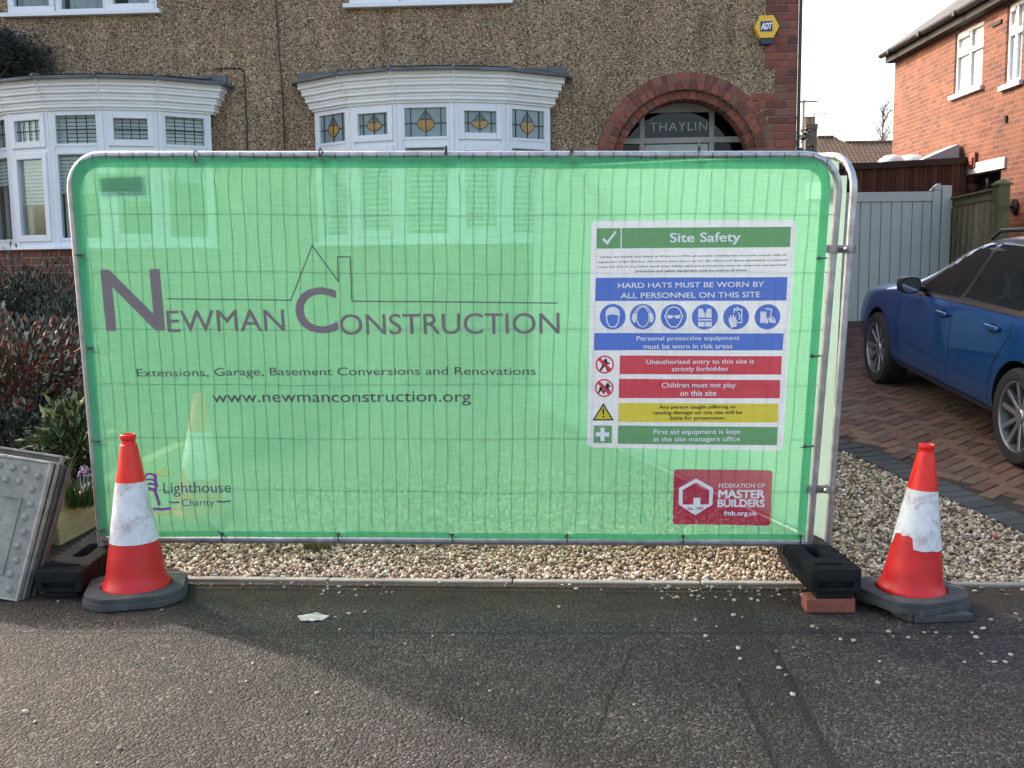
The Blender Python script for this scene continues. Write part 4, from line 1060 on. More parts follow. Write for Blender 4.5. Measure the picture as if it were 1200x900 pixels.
def fence_panel(name, label, Mx, bl, br, tl, tr, plate, wires=True, nwx=56, front=1, nhz=6, seed=1, follow=None):
    random.seed(seed)
    o = empty(name); o.matrix_world = Mx; tag(o, label, 'fence panel', 'temporary mesh fence panels')
    bl, br, tl, tr = [Vector(p) for p in (bl, br, tl, tr)]
    r = .0175; rad = .16
    up = (tl-bl).normalized(); up2 = (tr-br).normalized(); rt = (tr-tl).normalized()
    cnr1 = [tl - up*rad*(1-math.sin(R(a))) + rt*rad*(1-math.cos(R(a))) for a in range(0, 91, 15)]
    cnr2 = [tr - up2*rad*(1-math.cos(R(a))) - rt*rad*(1-math.sin(R(a))) for a in range(0, 91, 15)]
    bm = B(); tube(bm, [bl - up*.16] + cnr1 + cnr2 + [br - up2*.16], r, 14); obj('frame', bm, M['galv'], o, smooth=True)
    bm = B(); tube(bm, [bl, br], r*.95, 14); obj('bottom_rail', bm, M['galv_dull'], o, smooth=True)
    bm = B(); wr = .0013
    def q(s, t):
        a = bl.lerp(br, s); b = tl.lerp(tr, s); return a.lerp(b, t)
    for i in range(1, nwx):
        s = i/nwx; ph = rnd(0, 6.28); amp = rnd(.001,.0035); t1_ = 1.0
        d = min(s, 1-s)*(tr-tl).length
        if d < rad: t1_ = 1 - (rad - math.sqrt(max(0, rad*rad-(rad-d)**2)))/((tl-bl).length)
        K = 60; wp = []
        for k in range(K+1):
            p_ = q(s, t1_*k/K) + Vector((math.sin(k*.45+ph)*amp + rnd(-.0006,.0006), 0, 0))
            if follow: e_ = min(1, min(k, K-k)/3, d/.1); p_.z += e_*(follow(p_.x, p_.y) - wr - .0012) + (1-e_)*0
            wp.append(p_)
        tube(bm, wp, wr, 5, cap=False)
        e = q(s, t1_); tube(bm, [e + Vector((0,-.022,.0)), e + Vector((0,-.012,.022*front)), e + Vector((0,.010,.022*front))], wr*1.3, 5)     # hooked round the top tube
    for j in range(1, nhz+1):
        t = j/(nhz+1) ; ph = rnd(0,6.28)
        wp = []
        for s in np.linspace(0, 1, 90):
            p_ = q(float(s), t) + Vector((0, math.sin(s*9+ph)*.004 + math.sin(s*31+ph)*.0015, -.003)); d = min(s, 1-s)*3.5
            if follow: e_ = min(1, d/.12); p_.z = e_*(follow(p_.x, p_.y) - wr*3.2 - .001)
            wp.append(p_)
        tube(bm, wp, wr*1.15, 5, cap=False)
    obj('wire_mesh', bm, M['wire'], o)
    if plate:
        bm = B(); x0, x1, y0, y1 = plate; box(bm, x0, x1, y0, y1, -.010, -.006)
        for k in range(3): yy = y0 + (y1-y0)*(.25+.25*k); box(bm, x0+.02, x1-.02, yy-.004, yy+.004, -.0058, -.005, None, 1)
        obj('name_plate', bm, [solid('plate_green', (.02,.07,.05), .5, .1), solid('plate_line', (.25,.35,.3), .5, .1)], o)
    random.seed(seed + 100)
    return o
# ------------------------------------------------------------------ the banner: one draped sheet, prints laid on it
UC = [uv(*p) for p in ((119, 627), (943, 632), (84, 183.5), (975, 184.5))]      # banner corners BL BR TL TR
eyes_top = [uv(x, 184) for x in (232, 377, 524, 670, 819)]
eyes_bot = [uv(x, 622) for x in (263, 398, 531, 664.5, 800, 937)]
eyes_l = [uv(*p) for p in ((97,298), (109,407), (118,515), (122,618))]
eyes_r = [uv(*p) for p in ((958.5,302), (951,416.5), (943,522))]
def disp(u, v):
    d = .006 + .0045*math.sin(u*3.1 + v*.8 + .5) + .004*math.sin(u*7.3 - v*2.1) + .0035*noise.noise(Vector((u*2.2, v*1.5, 3.1))) + .0018*noise.noise(Vector((u*9, v*5, 8.1)))
    # creases running off the eyelets
    for (eu, ev), dirs in CREASES:
        for (dx, dy, ln, am) in dirs:
            x, y = u-eu, v-ev; t = x*dx + y*dy; e = -x*dy + y*dx
            if -.02 < t < ln: d += am*math.exp(-(e/(.016+.045*t))**2) * (1 - t/ln)
    return max(d, .0005)
CREASES = []
for k, e in enumerate(eyes_top): CREASES.append((e, [(.62, -.78, .45, .015), (-.45, -.89, .28, .008)] if k % 2 else [(.55, -.83, .36, .013), (.05, -1, .34, .007)]))
for e in eyes_l: CREASES.append((e, [(.93, -.36, .35, .012)]))
for e in eyes_bot: CREASES.append((e, [(-.78, .62, .5, .012), (.5, .86, .22, .006)]))
CREASES.append((uv(975, 190), [(-.75, -.66, .25, .007)]))
CREASES.append((uv(90, 190), [(.7, -.7, .22, .006)]))
BANZ = .008
px0, py0 = uv(114, 225); px1, py1 = uv(164, 203)
fence_panel('temporary_fence', 'galvanised mesh fence panel that carries the green banner across the entrance', PM, (0,0,0), L2(BR), L2(TL), L2(TR), (px0, px1, py0, py1), follow=lambda u, v: BANZ + disp(u, v))

def drape(bm, off, grid=.022):
    """cut a flat shape drawn in (u, v) on the banner grid and lay it on the draped sheet"""
    xs = [v.co.x for v in bm.verts]; ys = [v.co.y for v in bm.verts]
    for ax, lo, hi in ((0, min(xs), max(xs)), (1, min(ys), max(ys))):
        k = math.floor(lo/grid)+1
        while k*grid < hi - 1e-6:
            co = [0,0,0]; no = [0,0,0]; co[ax] = k*grid; no[ax] = 1
            bmesh.ops.bisect_plane(bm, geom=bm.verts[:]+bm.edges[:]+bm.faces[:], plane_co=co, plane_no=no, dist=1e-7); k += 1
    for v in bm.verts: v.co.z += BANZ + disp(v.co.x, v.co.y) + off
    for f in bm.faces:
        f.normal_update()
        if f.normal.z < 0: f.normal_flip()
    return bm
BANZ = .008
def cloth(name, col, trans, tint=(1,1,1), var=.06, spec=.25, through=.10):
    g = NT(name); c = g.ramp(g.noise(1.6, 6, .6), [(.3, tuple(x*(1-var) for x in col)), (.7, tuple(min(1, x*(1+var)) for x in col))])
    mpw = g.n('ShaderNodeMapping', {'Vector': g.pos(), 'Scale': (150, 9, 9)}).outputs[0]
    mpv = g.n('ShaderNodeMapping', {'Vector': g.pos(), 'Scale': (9, 150, 9)}).outputs[0]
    wea = g.math('MULTIPLY', g.math('ADD', g.noise(1.0, 3, .6, mpw), g.noise(1.0, 3, .6, mpv)), .5)
    c = g.mix(1.0, c, g.ramp(wea, [(.36, (.89,.90,.89)), (.62, (1.08,1.07,1.08))]), 'MULTIPLY')
    wv = g.n('ShaderNodeTexWave', {'Vector': g.pos(), 'Scale': 160.0, 'Distortion': .0}, wave_type='BANDS', bands_direction='X').outputs['Fac']
    nrm = g.bump(wv, .12, .002)
    df = g.n('ShaderNodeBsdfDiffuse', {'Color': c, 'Normal': nrm}).outputs[0]
    tl_ = g.n('ShaderNodeBsdfTranslucent', {'Color': c}).outputs[0]
    s = g.n('ShaderNodeMixShader', {0: through, 1: df, 2: tl_}).outputs[0]
    gl = g.n('ShaderNodeBsdfGlossy', {'Color': (1,1,1,1), 'Roughness': .35, 'Normal': nrm}).outputs[0]
    fr = g.math('MULTIPLY', g.n('ShaderNodeFresnel', {'IOR': 1.4}).outputs[0], spec)
    s = g.n('ShaderNodeMixShader', {0: fr, 1: s, 2: gl}).outputs[0]
    tr = g.n('ShaderNodeBsdfTransparent', {'Color': (*tint, 1)}).outputs[0]
    return g.done(g.n('ShaderNodeMixShader', {0: trans, 1: s, 2: tr}).outputs[0])
M['ban'] = cloth('banner_green', (.225, .64, .355), .31, (.76, 1, .88), through=.34)
M['hem'] = cloth('banner_hem', (.11, .50, .27), .18, (.5, .9, .7), through=.3)
M['sw'] = cloth('print_white', (.82, .82, .86), .13, (1,1,1), .02, through=.12)
def prt(name, c, a=.10): return cloth(name, c, a, (1,1,1), .03, through=.04)
M['pg'] = prt('print_safe_green', (.15,.42,.17)); M['pb'] = prt('print_blue', (.085,.21,.68)); M['pr'] = prt('print_red', (.80,.065,.10)); M['py'] = prt('print_yellow', (.88,.71,.07))
M['pw'] = cloth('print_lettering_white', (.92,.92,.94), .0, (1,1,1), .02, through=.0); M['pk'] = prt('print_black', (.03,.03,.035), .05); M['pgrey'] = prt('print_grey', (.29,.24,.255), .1); M['pgrey2'] = prt('print_grey_text', (.15,.15,.15), .1)
M['pcr'] = prt('print_crimson', (.55,.035,.085), .16); M['ppur'] = prt('print_purple', (.27,.08,.40), .05); M['por'] = prt('print_orange', (.92,.60,.12), .05); M['pind'] = prt('print_indigo', (.09,.075,.20), .08)
sgn_px = ((688, 523), (917, 527.5), (933, 257.5), (693, 258.5))
sgn = [uv(*p) for p in sgn_px]
def rquad(pts, r, n=5):
    o = []; pts = [Vector((*p, 0)) for p in pts]
    for i, p in enumerate(pts):
        a = (pts[i-1]-p).normalized(); b = (pts[(i+1) % len(pts)]-p).normalized()
        for k in range(n+1):
            t = k/n; p0, p2 = p + a*r, p + b*r; q = p0*(1-t)**2 + p*2*t*(1-t) + p2*t*t; o.append((q.x, q.y))
    return o
fmb = [uv(*p) for p in ((787.6,612.5), (902.3,615.6), (905.2,550.5), (789.5,548.5))]
sgn_o = rquad(sgn, .03); fmb_o = rquad(fmb, .02)
c0, c1, c2, c3 = UC[0], UC[1], UC[3], UC[2]
ob = [c0, c1] + rquad([c1, c2, c3], .13)[6:12] + rquad([c2, c3, c0], .13)[6:12]
bm = flat([ob, sgn_o, fmb_o]); bmesh.ops.triangulate(bm, faces=bm.faces)
banner = obj('banner', drape(bm, 0), M['ban'], smooth=True, angle=80); banner.matrix_world = PM
tag(banner, 'green mesh builders banner printed NEWMAN CONSTRUCTION with a white site safety sign', 'banner')
def decal(name, loops, mat, off, parent=None, label=None):
    bm = flat(loops); bmesh.ops.triangulate(bm, faces=bm.faces); o = obj(name, drape(bm, off), mat, parent or banner, smooth=True, angle=80)
    if label: o['label'] = label
    return o
def lay(name, bm, mat, off, parent=None): return obj(name, drape(bm, off), mat, parent or banner)
# darker doubled hem round the sheet
inn = [(c0[0]+.045, c0[1]+.03), (c1[0]-.04, c1[1]+.03)] + rquad([(c1[0]-.04, c1[1]+.03), (c2[0]-.042, c2[1]-.05), (c3[0]+.05, c3[1]-.05)], .10)[6:12] + rquad([(c2[0]-.042, c2[1]-.05), (c3[0]+.05, c3[1]-.05), (c0[0]+.045, c0[1]+.03)], .10)[6:12]
decal('hem', [ob, inn], M['hem'], .0012)
def T(body, px0, pyb, px1, pyt, bold=0, shear=0, space=1, base2=None):
    """writing whose outline box runs from photo point (px0, pyb) bottom-left to (px1, pyt) top-right"""
    u0, v0 = uv(px0, pyb); u1, v1 = uv(px1, pyt)
    return text(body, u0, u1, v0, v1, bold, shear, space)
def join(*bms):
    b = B()
    for x in bms: add(b, x)
    return b
def PR(pts): return [uv(*p) for p in pts]
def ln(pts, w):                                        # a pen line through photo points
    b = B(); P = [Vector((*uv(*p), 0)) for p in pts]
    for i in range(len(P)-1):
        d = (P[i+1]-P[i]).normalized(); n = Vector((-d.y, d.x, 0))*w/2; e = d*w*.35
        quad(b, [P[i]-n-e, P[i+1]-n+e, P[i+1]+n+e, P[i]+n-e])
    return b
def poly(pts): return flat([PR(pts)])
# company lettering
nm = join(T('N', 126.5, 387.3, 189, 314.8, .012), T('EWMAN', 198.4, 388.6, 333.3, 362, .004), T('C', 348.4, 390.3, 394.9, 336, .012), T('ONSTRUCTION', 399.5, 392.0, 655.8, 365.4, .004))
lay('company_lettering', nm, M['pgrey'], .0016)
lay('roof_outline', ln([(197.6,349.5),(341.5,351.5),(366.5,287.4),(397.1,329.5),(396.4,300.7),(411.2,300.7),(413.2,352.3),(653.5,354.3)], .006), M['pgrey2'], .0022)
lay('tagline_lettering', T('Extensions, Garage, Basement Conversions and Renovations', 163.2, 443.2, 628, 428.6, .004), M['pgrey2'], .0018)
lay('web_lettering', T('www.newmanconstruction.org', 251, 475.2, 552, 457.6, .004), M['pgrey2'], .0018)
# lighthouse charity logo
lay('charity_lettering', join(T('Lighthouse', 194.8, 580.2, 270.8, 563.8, -.002), T('Charity', 215.8, 593.8, 251.8, 583.4, -.002), ln([(200.5,586),(205,587.3),(212,586.6)], .008), ln([(256,586.6),(263,587.2),(271,586)], .008)), M['pind'], .0017)
lay('charity_small_lettering', T('Construction Industry', 207, 582.6, 262, 578.6, .0), M['por'], .0017)
def arcp(cx, cy, rx, ry, a0, a1, n=10): return [(cx+rx*math.cos(R(a0+(a1-a0)*i/n)), cy-ry*math.sin(R(a0+(a1-a0)*i/n))) for i in range(n+1)]
lh = join(ln(arcp(178,557,5.5,3.6,200,-10), .010), ln(arcp(178.3,563,6,3.2,190,-30), .010), ln(arcp(178.3,568.5,7,3.4,190,-20), .011), ln([(185,555),(184.5,561),(186.5,567),(184.6,571)], .014), ln([(174.5,589),(174.8,573),(178,570.6),(183,572),(186,579),(188.8,589.3)], .016), ln([(173,592.5),(182,594.3),(192,595),(201,594)], .014))
lay('lighthouse_symbol', lh, M['ppur'], .0019)
lay('lighthouse_rays', join(poly([(187,550.2),(198,545.6),(197,547.8),(188,551.6)]), poly([(186,552.2),(198,557),(196,557.6),(187,554.8)]), poly([(164,548),(170,548.6),(169.5,550.2)]), poly([(165.5,553.6),(171,552.2),(170.5,554.2)]), ln([(177,599),(190,601),(200,599.5),(207,595)], .005), poly([(178,576),(179.6,576),(179,579)])), M['por'], .0017)
# site safety sign
sign = decal('safety_sign', [sgn_o], M['sw'], .0006, None, 'white site safety sign printed on the right of the banner')
def S(name, loops, mat, off=.0012): return decal(name, loops, mat, off, sign)
hd = S('header_band', [PR([(699,291),(925,289.3),(926.2,265.4),(699.2,267.2)])], M['pg'])
lay('sign_lettering', join(ln([(727.9,291),(727.9,267)], .006), poly([(705.6,281),(707.2,278),(711.2,282.2),(720.6,270.4),(722.6,271.4),(711.8,286.6)]), T('Site Safety', 784.6, 287.4, 867.6, 271.6, .018)), M['pw'], .0024, sign)
par = ('Under the Health and Safety at Work Act 1974, all persons entering this site must comply with all', 'regulations under the Act. All visitors must report to the site office and obtain permission to proceed',
       'onto the site or any other work area. Safety signs and procedures must be observed and personal', 'protective and safety equipment must be used at all times.')
pp_ = [T(t, x0, y+2.9, x1, y-2.3, .010) for t, x0, x1, y in zip(par, (703.4,699.8,701.6,744.6), (920.5,922.6,920.4,875), (299.6,305.4,311.2,316.8))]
lay('small_print', join(*pp_), M['pk'], .0018, sign)
S('blue_band', [PR([(697.3,352.3),(921,351.8),(922.2,324.3),(698,325.2)])], M['pb'])
S('blue_band', [PR([(695.9,409.8),(916.7,410),(918,390.2),(696.6,389.7)])], M['pb'])
S('red_band', [PR([(725.8,437.8),(915,438.5),(915.7,416.9),(726.4,416)])], M['pr'])
S('red_band', [PR([(725,465.7),(913.3,466.2),(914,444.8),(725.5,443.2)])], M['pr'])
S('yellow_band', [PR([(724.4,493.4),(911,494.6),(912,472.4),(725,471.3)])], M['py'])
S('green_band', [PR([(723.9,519),(910,521.2),(910.8,499.8),(724.4,497.7)])], M['pg'])
wt = join(T('HARD HATS MUST BE WORN BY', 724, 337.4, 895, 329.4, .014), T('ALL PERSONNEL ON THIS SITE', 727, 349.4, 890.6, 341.3, .014),
     T('Personal protective equipment', 745.8, 400.3, 866.2, 392.6, .012), T('must be worn in risk areas', 754, 408.4, 857.8, 401.9, .012),
     T('Unauthorised entry to this site is', 757, 427.7, 883.3, 420, .012), T('strictly forbidden', 787, 436, 852.4, 428.6, .012),
     T('Children must not play', 775, 455.2, 862, 447.4, .012), T('on this site', 796.7, 463.3, 839, 456.4, .012),
     T('First aid equipment is kept', 765.6, 509.6, 867.5, 502, .012), T('in the site managers office', 765.6, 517.8, 867, 510.5, .012))
lay('band_lettering', wt, M['pw'], .0024, sign)
lay('yellow_band_lettering', join(T('Any person caught pilfering or', 772, 479.2, 862.2, 473.8, .010), T('causing damage on this site will be', 764.7, 485.9, 869.4, 480.2, .010), T('liable for prosecution', 785, 492.2, 848, 486.6, .010)), M['pk'], .0024, sign)
# six blue duty discs with white pictograms
cxs = (717.9, 753.1, 789.3, 825.6, 862, 898.8); cy = 370.8
def disc(px, py, r): u, v = uv(px, py); rr = uv(px+r, py)[0]-u; return circ(u, v, rr, 32)
def ringl(px, py, r, w): u, v = uv(px, py); k = (uv(px+10, py)[0]-u)/10; return flat([circ(u, v, r*k, 32), circ(u, v, (r-w)*k, 32)])
for x in cxs: S('duty_disc', [disc(x, cy, 15.2)], M['pb'])
wdt = .0055
def face(x): return [ln([(x-7.4,368),(x-6.6,377),(x-3.2,382.5),(x+3.2,382.5),(x+6.6,377),(x+7.4,368)], wdt)]
def sym(*b): lay('duty_symbol', join(*b), M['pw'], .0024, sign)
x = cxs[0]; ic = face(x) + [poly([(x-8.6,369.6),(x-7.8,363.4),(x-4,359.8),(x,359),(x+4,359.8),(x+7.8,363.4),(x+8.6,369.6),(x,368)])]
sym(*ic)
x = cxs[1]; ic = [ln(arcp(x,371,7.4,11.6,0,360,24), wdt), ln(arcp(x,371,10,13,20,160,12), wdt), poly([(x-13,372),(x-11.4,366.6),(x-7.6,367),(x-8.6,378),(x-11.4,377)]), poly([(x+13,372),(x+11.4,366.6),(x+7.6,367),(x+8.6,378),(x+11.4,377)])]
sym(*ic)
x = cxs[2]; ic = [ln(arcp(x,366,8.2,6.6,0,180,12), wdt), ln([(x-8.4,366),(x-10.4,370),(x-8.6,374),(x-7,378),(x-3.2,382.5),(x+3.2,382.5),(x+7,378),(x+8.6,374),(x+10.4,370),(x+8.4,366)], wdt), poly([(x-7.6,368.4),(x-1,369.4),(x-1.4,372.6),(x-6.4,373)]), poly([(x+7.6,368.4),(x+1,369.4),(x+1.4,372.6),(x+6.4,373)]), ln([(x-8,370),(x+8,370)], .004)]
sym(*ic)
x = cxs[3]; ic = [poly([(x-7.6,361.2),(x-2.6,361.2),(x,367.4),(x,371.6),(x-8,371.6)]), poly([(x+7.6,361.2),(x+2.6,361.2),(x+.6,367.4),(x+.6,371.6),(x+8,371.6)]), poly([(x-8,373.2),(x+8,373.2),(x+8,375),(x-8,375)]), poly([(x-8,376.6),(x-.3,376.6),(x-.3,382),(x-8,382)]), poly([(x+8,376.6),(x+.6,376.6),(x+.6,382),(x+8,382)])]
sym(*ic)
x = cxs[4]; ic = [poly([(x-6,383.4),(x-9,374.6),(x-8.2,370.4),(x-6.8,373.4),(x-6.6,367.6),(x-5,372.2),(x-3.4,366.6),(x-2.2,372.2),(x+.2,368.4),(x-.2,374.6),(x+1.6,374),(x+.4,382)]), ln([(x-2.6,365.6),(x-2,360.8),(x+.6,363.4),(x+1.6,359.6),(x+4,362.6),(x+6.6,361.6),(x+6.4,377.4),(x+2.4,377.4)], wdt), ln([(x+2.6,366),(x+4.6,369.6),(x+3.4,373.4)], wdt)]
sym(*ic)
x = cxs[5]; ic = [poly([(x-8.4,364.6),(x-1.4,364.6),(x-1.2,370.8),(x+1,374.6),(x+.6,379),(x-4,377.6),(x-8.8,378)]), ln([(x-2,361.4),(x+5,362),(x+3.6,369.4),(x+8.6,374.4),(x+9,377.4),(x+2.4,376.6)], wdt), poly([(x+1,371),(x+3,371.4),(x+8.2,376),(x+7.6,378.4),(x+1.4,375)])]
sym(*ic)
lay('prohibition_ring', join(ringl(708.6,426.4,10.9,1.9), ln([(702.2,419.8),(715,433)], .016)), M['pr'], .0026, sign)
lay('prohibition_ring', join(ringl(708,453.8,10.9,1.9), ln([(701.6,447.2),(714.4,460.4)], .016)), M['pr'], .0026, sign)
def man(x, y, s=1): return [flat([disc(x+1*s, y-6*s, 1.5*s)]), ln([(x+.6*s,y-4*s),(x-.6*s,y+.6*s)], .018*s), ln([(x-.6*s,y),(x-3*s,y+3*s),(x-5*s,y+6*s)], .010*s), ln([(x,y),(x+2.4*s,y+3*s),(x+3.6*s,y+6.4*s)], .010*s), ln([(x+.6*s,y-4*s),(x+3.4*s,y-1.6*s),(x+5*s,y-2*s)], .008*s), ln([(x+.4*s,y-4*s),(x-2.4*s,y-2.4*s),(x-2.6*s,y+.4*s)], .008*s)]
lay('prohibition_figures', join(*(man(708.6, 427) + man(704.6, 455.6, .72) + man(711.6, 453.6, .78))), M['pk'], .0020, sign)
S('warning_triangle', [PR([(707,471.4),(719.4,491.9),(694.2,491.9)])], M['pk'], .0014); S('warning_field', [PR([(707,474.6),(716.6,490.3),(697,490.3)])], M['py'], .002)
lay('warning_mark', join(poly([(705.9,478),(708.1,478),(707.7,485),(706.3,485)]), flat([disc(707, 487.4, 1.1)])), M['pk'], .0028, sign)
S('first_aid_square', [PR([(695.3,518),(716.8,518.3),(717.2,497.9),(695.7,497.6)])], M['pg'], .0014)
lay('first_aid_cross', join(poly([(703.6,500),(708.6,500),(708.4,516),(703.4,516)]), poly([(698.2,505.6),(714,505.8),(713.8,510.6),(698,510.4)])), M['pw'], .0026, sign)
# builders federation panel
fp = decal('trade_badge', [fmb_o], M['pcr'], .0006, None, 'crimson trade federation badge in the lower right of the banner')
hx = [(815.2,559.6),(835.4,571),(834.4,590.4),(814.2,602),(795,589.8),(795.2,570.6)]
bx_ = [(815,564.2),(831,573.2),(830.4,590),(820.2,590),(820.2,582),(812.4,582),(812.2,590),(799.4,589.8),(799.6,572.8)]
lay('badge_symbol', flat([PR(hx), PR(bx_)]), M['pw'], .0016, fp)
lay('badge_small_lettering', T('Est. 1941', 805.5, 596, 823.3, 592.4, .004), M['pcr'], .0026, fp)
lay('badge_lettering', join(T('FEDERATION OF', 842, 570.6, 896.2, 565.8, .0), T('MASTER', 841.2, 583, 896, 573.2, .035), T('BUILDERS', 840.4, 593.4, 895.6, 584.2, .035), T('fmb.org.uk', 847.7, 605, 886.7, 597.8, .02)), M['pw'], .0018, fp)
# eyelets and cable ties round the tubes
def tie(p, axis, side, wdt_=.0035, name='cable_tie'):
    bm = B(); u, v = p
    cu_ = {'v': Vector((0,1,0)), 'h': Vector((1,0,0))}[axis]*side
    lp = []; n = 12; far = .034
    z0 = BANZ + disp(u, v) + .004
    a = Vector((u, v, z0)); b = a + cu_*far
    for k in range(n+1):
        t = math.pi*k/n
    pth = [a + Vector((0,0,-.012)), a, a.lerp(b,.5) + Vector((0,0,.014)), b + Vector((0,0,.006)), b + cu_*.004 + Vector((0,0,-.018)), b + Vector((0,0,-.036)), a + Vector((0,0,-.03))]
    tube(bm, pth, wdt_, 5); 
    tail = Vector((rnd(-1,1), rnd(-1,1), 0))*.012
    tube(bm, [a + Vector((0,0,.002)), a + Vector((0,0,.012)) + tail, a + Vector((0,0,.02)) + tail*2.2], wdt_*.7, 4)
    t_ = [(.009,.0), (.013,.002), (.009,.003)]; lathe(bm, [(.006,.0),(.0105,.0005),(.0105,.003),(.006,.0035)], 14, Matrix.Translation((u, v, BANZ + disp(u,v) + .0012)), 1)
    obj(name, bm, [M['tie'], M['galv_dull']], banner)
for e in eyes_top: tie((e[0], UC[2][1]-.022), 'v', 1)
for e in eyes_bot: tie((e[0], UC[0][1]+.022), 'v', -1)
for e in eyes_l: tie((e[0]+.008, e[1]), 'h', -1)
for e in eyes_r: tie(e, 'h', 1)

# ------------------------------------------------------------------ the second panel, clamped at the right post and swung back up the garden
nb_ = atY(969.5, 640, BR.y + .06); nt_ = atY(1003.5, 181.5, TR.y + .07)
best = None
for Y in np.linspace(6, 11, 200):
    p = atY(629, 197, float(Y)); e = abs((p - nt_).length - 3.45)
    if best is None or e < best[0]: best = (e, p, Y)
ft_ = best[1]; fbm = ft_ - (nt_ - nb_)
print('second', best[2], (fbm-nb_).length, (ft_-fbm).length, nb_, fbm)
QU = (nb_ - fbm).normalized(); QN = QU.cross(nt_ - nb_).normalized()
if QN.x < 0: QN = -QN
QV = QN.cross(QU); QV = QV if QV.z > 0 else -QV
QM = Matrix((QU, QV, QN)).transposed().to_4x4(); QM.translation = fbm
def L3(p): q = p - fbm; return Vector((q.dot(QU), q.dot(QV), 0))
if QM.determinant() < 0: QN = -QN; QM = Matrix((QU, QV, QN)).transposed().to_4x4(); QM.translation = fbm
fence_panel('temporary_fence', 'galvanised mesh fence panel swung back behind the right end of the banner', QM, (0,0,0), L3(nb_), L3(ft_), L3(nt_), None, seed=5)
W2, H2 = L3(nb_).x, L3(nt_).y
bm = B(); nx, ny = 60, 24; tp = (L3(ft_).y, L3(nt_).y)
g_ = [[bm.verts.new((.02 + (W2-.024)*i/nx, .03 + ((tp[0] + (tp[1]-tp[0])*i/nx) - .045)*j/ny, .012 + .006*math.sin(i*.5) + .006*noise.noise(Vector((i*.15, j*.2, 1))))) for j in range(ny+1)] for i in range(nx+1)]
for i in range(nx):
    for j in range(ny):
        if i in (0, nx-1) and j == ny-1: continue
        bm.faces.new((g_[i][j], g_[i+1][j], g_[i+1][j+1], g_[i][j+1]))
sh2 = obj('fence_sheet', bm, cloth('pale_sheet', (.56,.78,.66), .30, (.9,1,.95), through=.4), smooth=True); sh2.matrix_world = QM
tag(sh2, 'pale green plain sheet tied to the fence panel that swings back from the right post', 'sheeting')
bm = B(); box(bm, W2-.26, W2-.10, H2-.20, H2-.12, .026, .028); obj('printed_label', bm, solid('sheet_label', (.35,.55,.5), .6, .1), sh2)
# clamps joining the two posts
for (ax, ay), (bx, by), lab in (((975, 292), (999, 292), 'upper galvanised coupler clamping the two fence posts together'), ((951, 573), (972, 573), 'lower galvanised coupler clamping the two fence posts near the block')):
    a = hit(ax, ay, BL, PN); t_ = (by - 0)
    # point on the second post at this pixel height
    d1 = ray(bx, by); s_ = None; best = None
    for k in np.linspace(0, 1, 200):
        q = nb_.lerp(nt_, float(k)); w_ = (q - C0); err = (w_ - d1*(w_.dot(d1)/d1.dot(d1))).length
        if best is None or err < best[0]: best = (err, q)
    b = best[1]; ex = (b-a).normalized(); ez = (PV - ex*PV.dot(ex)).normalized(); ey = ez.cross(ex); L = (b-a).length
    mm = Matrix((ex, ey, ez)).transposed().to_4x4(); mm.translation = a
    o = empty('fence_clamp'); o.matrix_world = mm; tag(o, lab, 'clamp', 'couplers on the fence posts')
    for s_, nm_ in ((-1, 'plate'), (1, 'plate')):
        bm = B(); pts_ = []
        prof = [(-.030,.006),(-.022,.020),(0,.026),(.022,.020),(.032,.006),(L/2-.01,.006),(L/2+.01,.006),(L-.032,.006),(L-.022,.020),(L,.026),(L+.022,.020),(L+.030,.006)]
        up_ = [bm.verts.new((x, s_*y, .018)) for x, y in prof]; dn_ = [bm.verts.new((x, s_*y, -.018)) for x, y in prof]
        for i in range(len(prof)-1): bm.faces.new((up_[i], up_[i+1], dn_[i+1], dn_[i]))
        bmesh.ops.solidify(bm, geom=bm.faces[:], thickness=.004)
        bmesh.ops.recalc_face_normals(bm, faces=bm.faces)
        obj(nm_, bm, M['galv'], o)
    bm = B(); tube(bm, [(L/2,-.045,0),(L/2,.04,0)], .006, 8); lathe(bm, [(.013,0),(.013,.012),(.0,.012)], 6, Matrix.Translation((L/2,-.024,0)) @ Matrix.Rotation(R(90),4,'X')); obj('bolt', bm, M['galv_dull'], o)
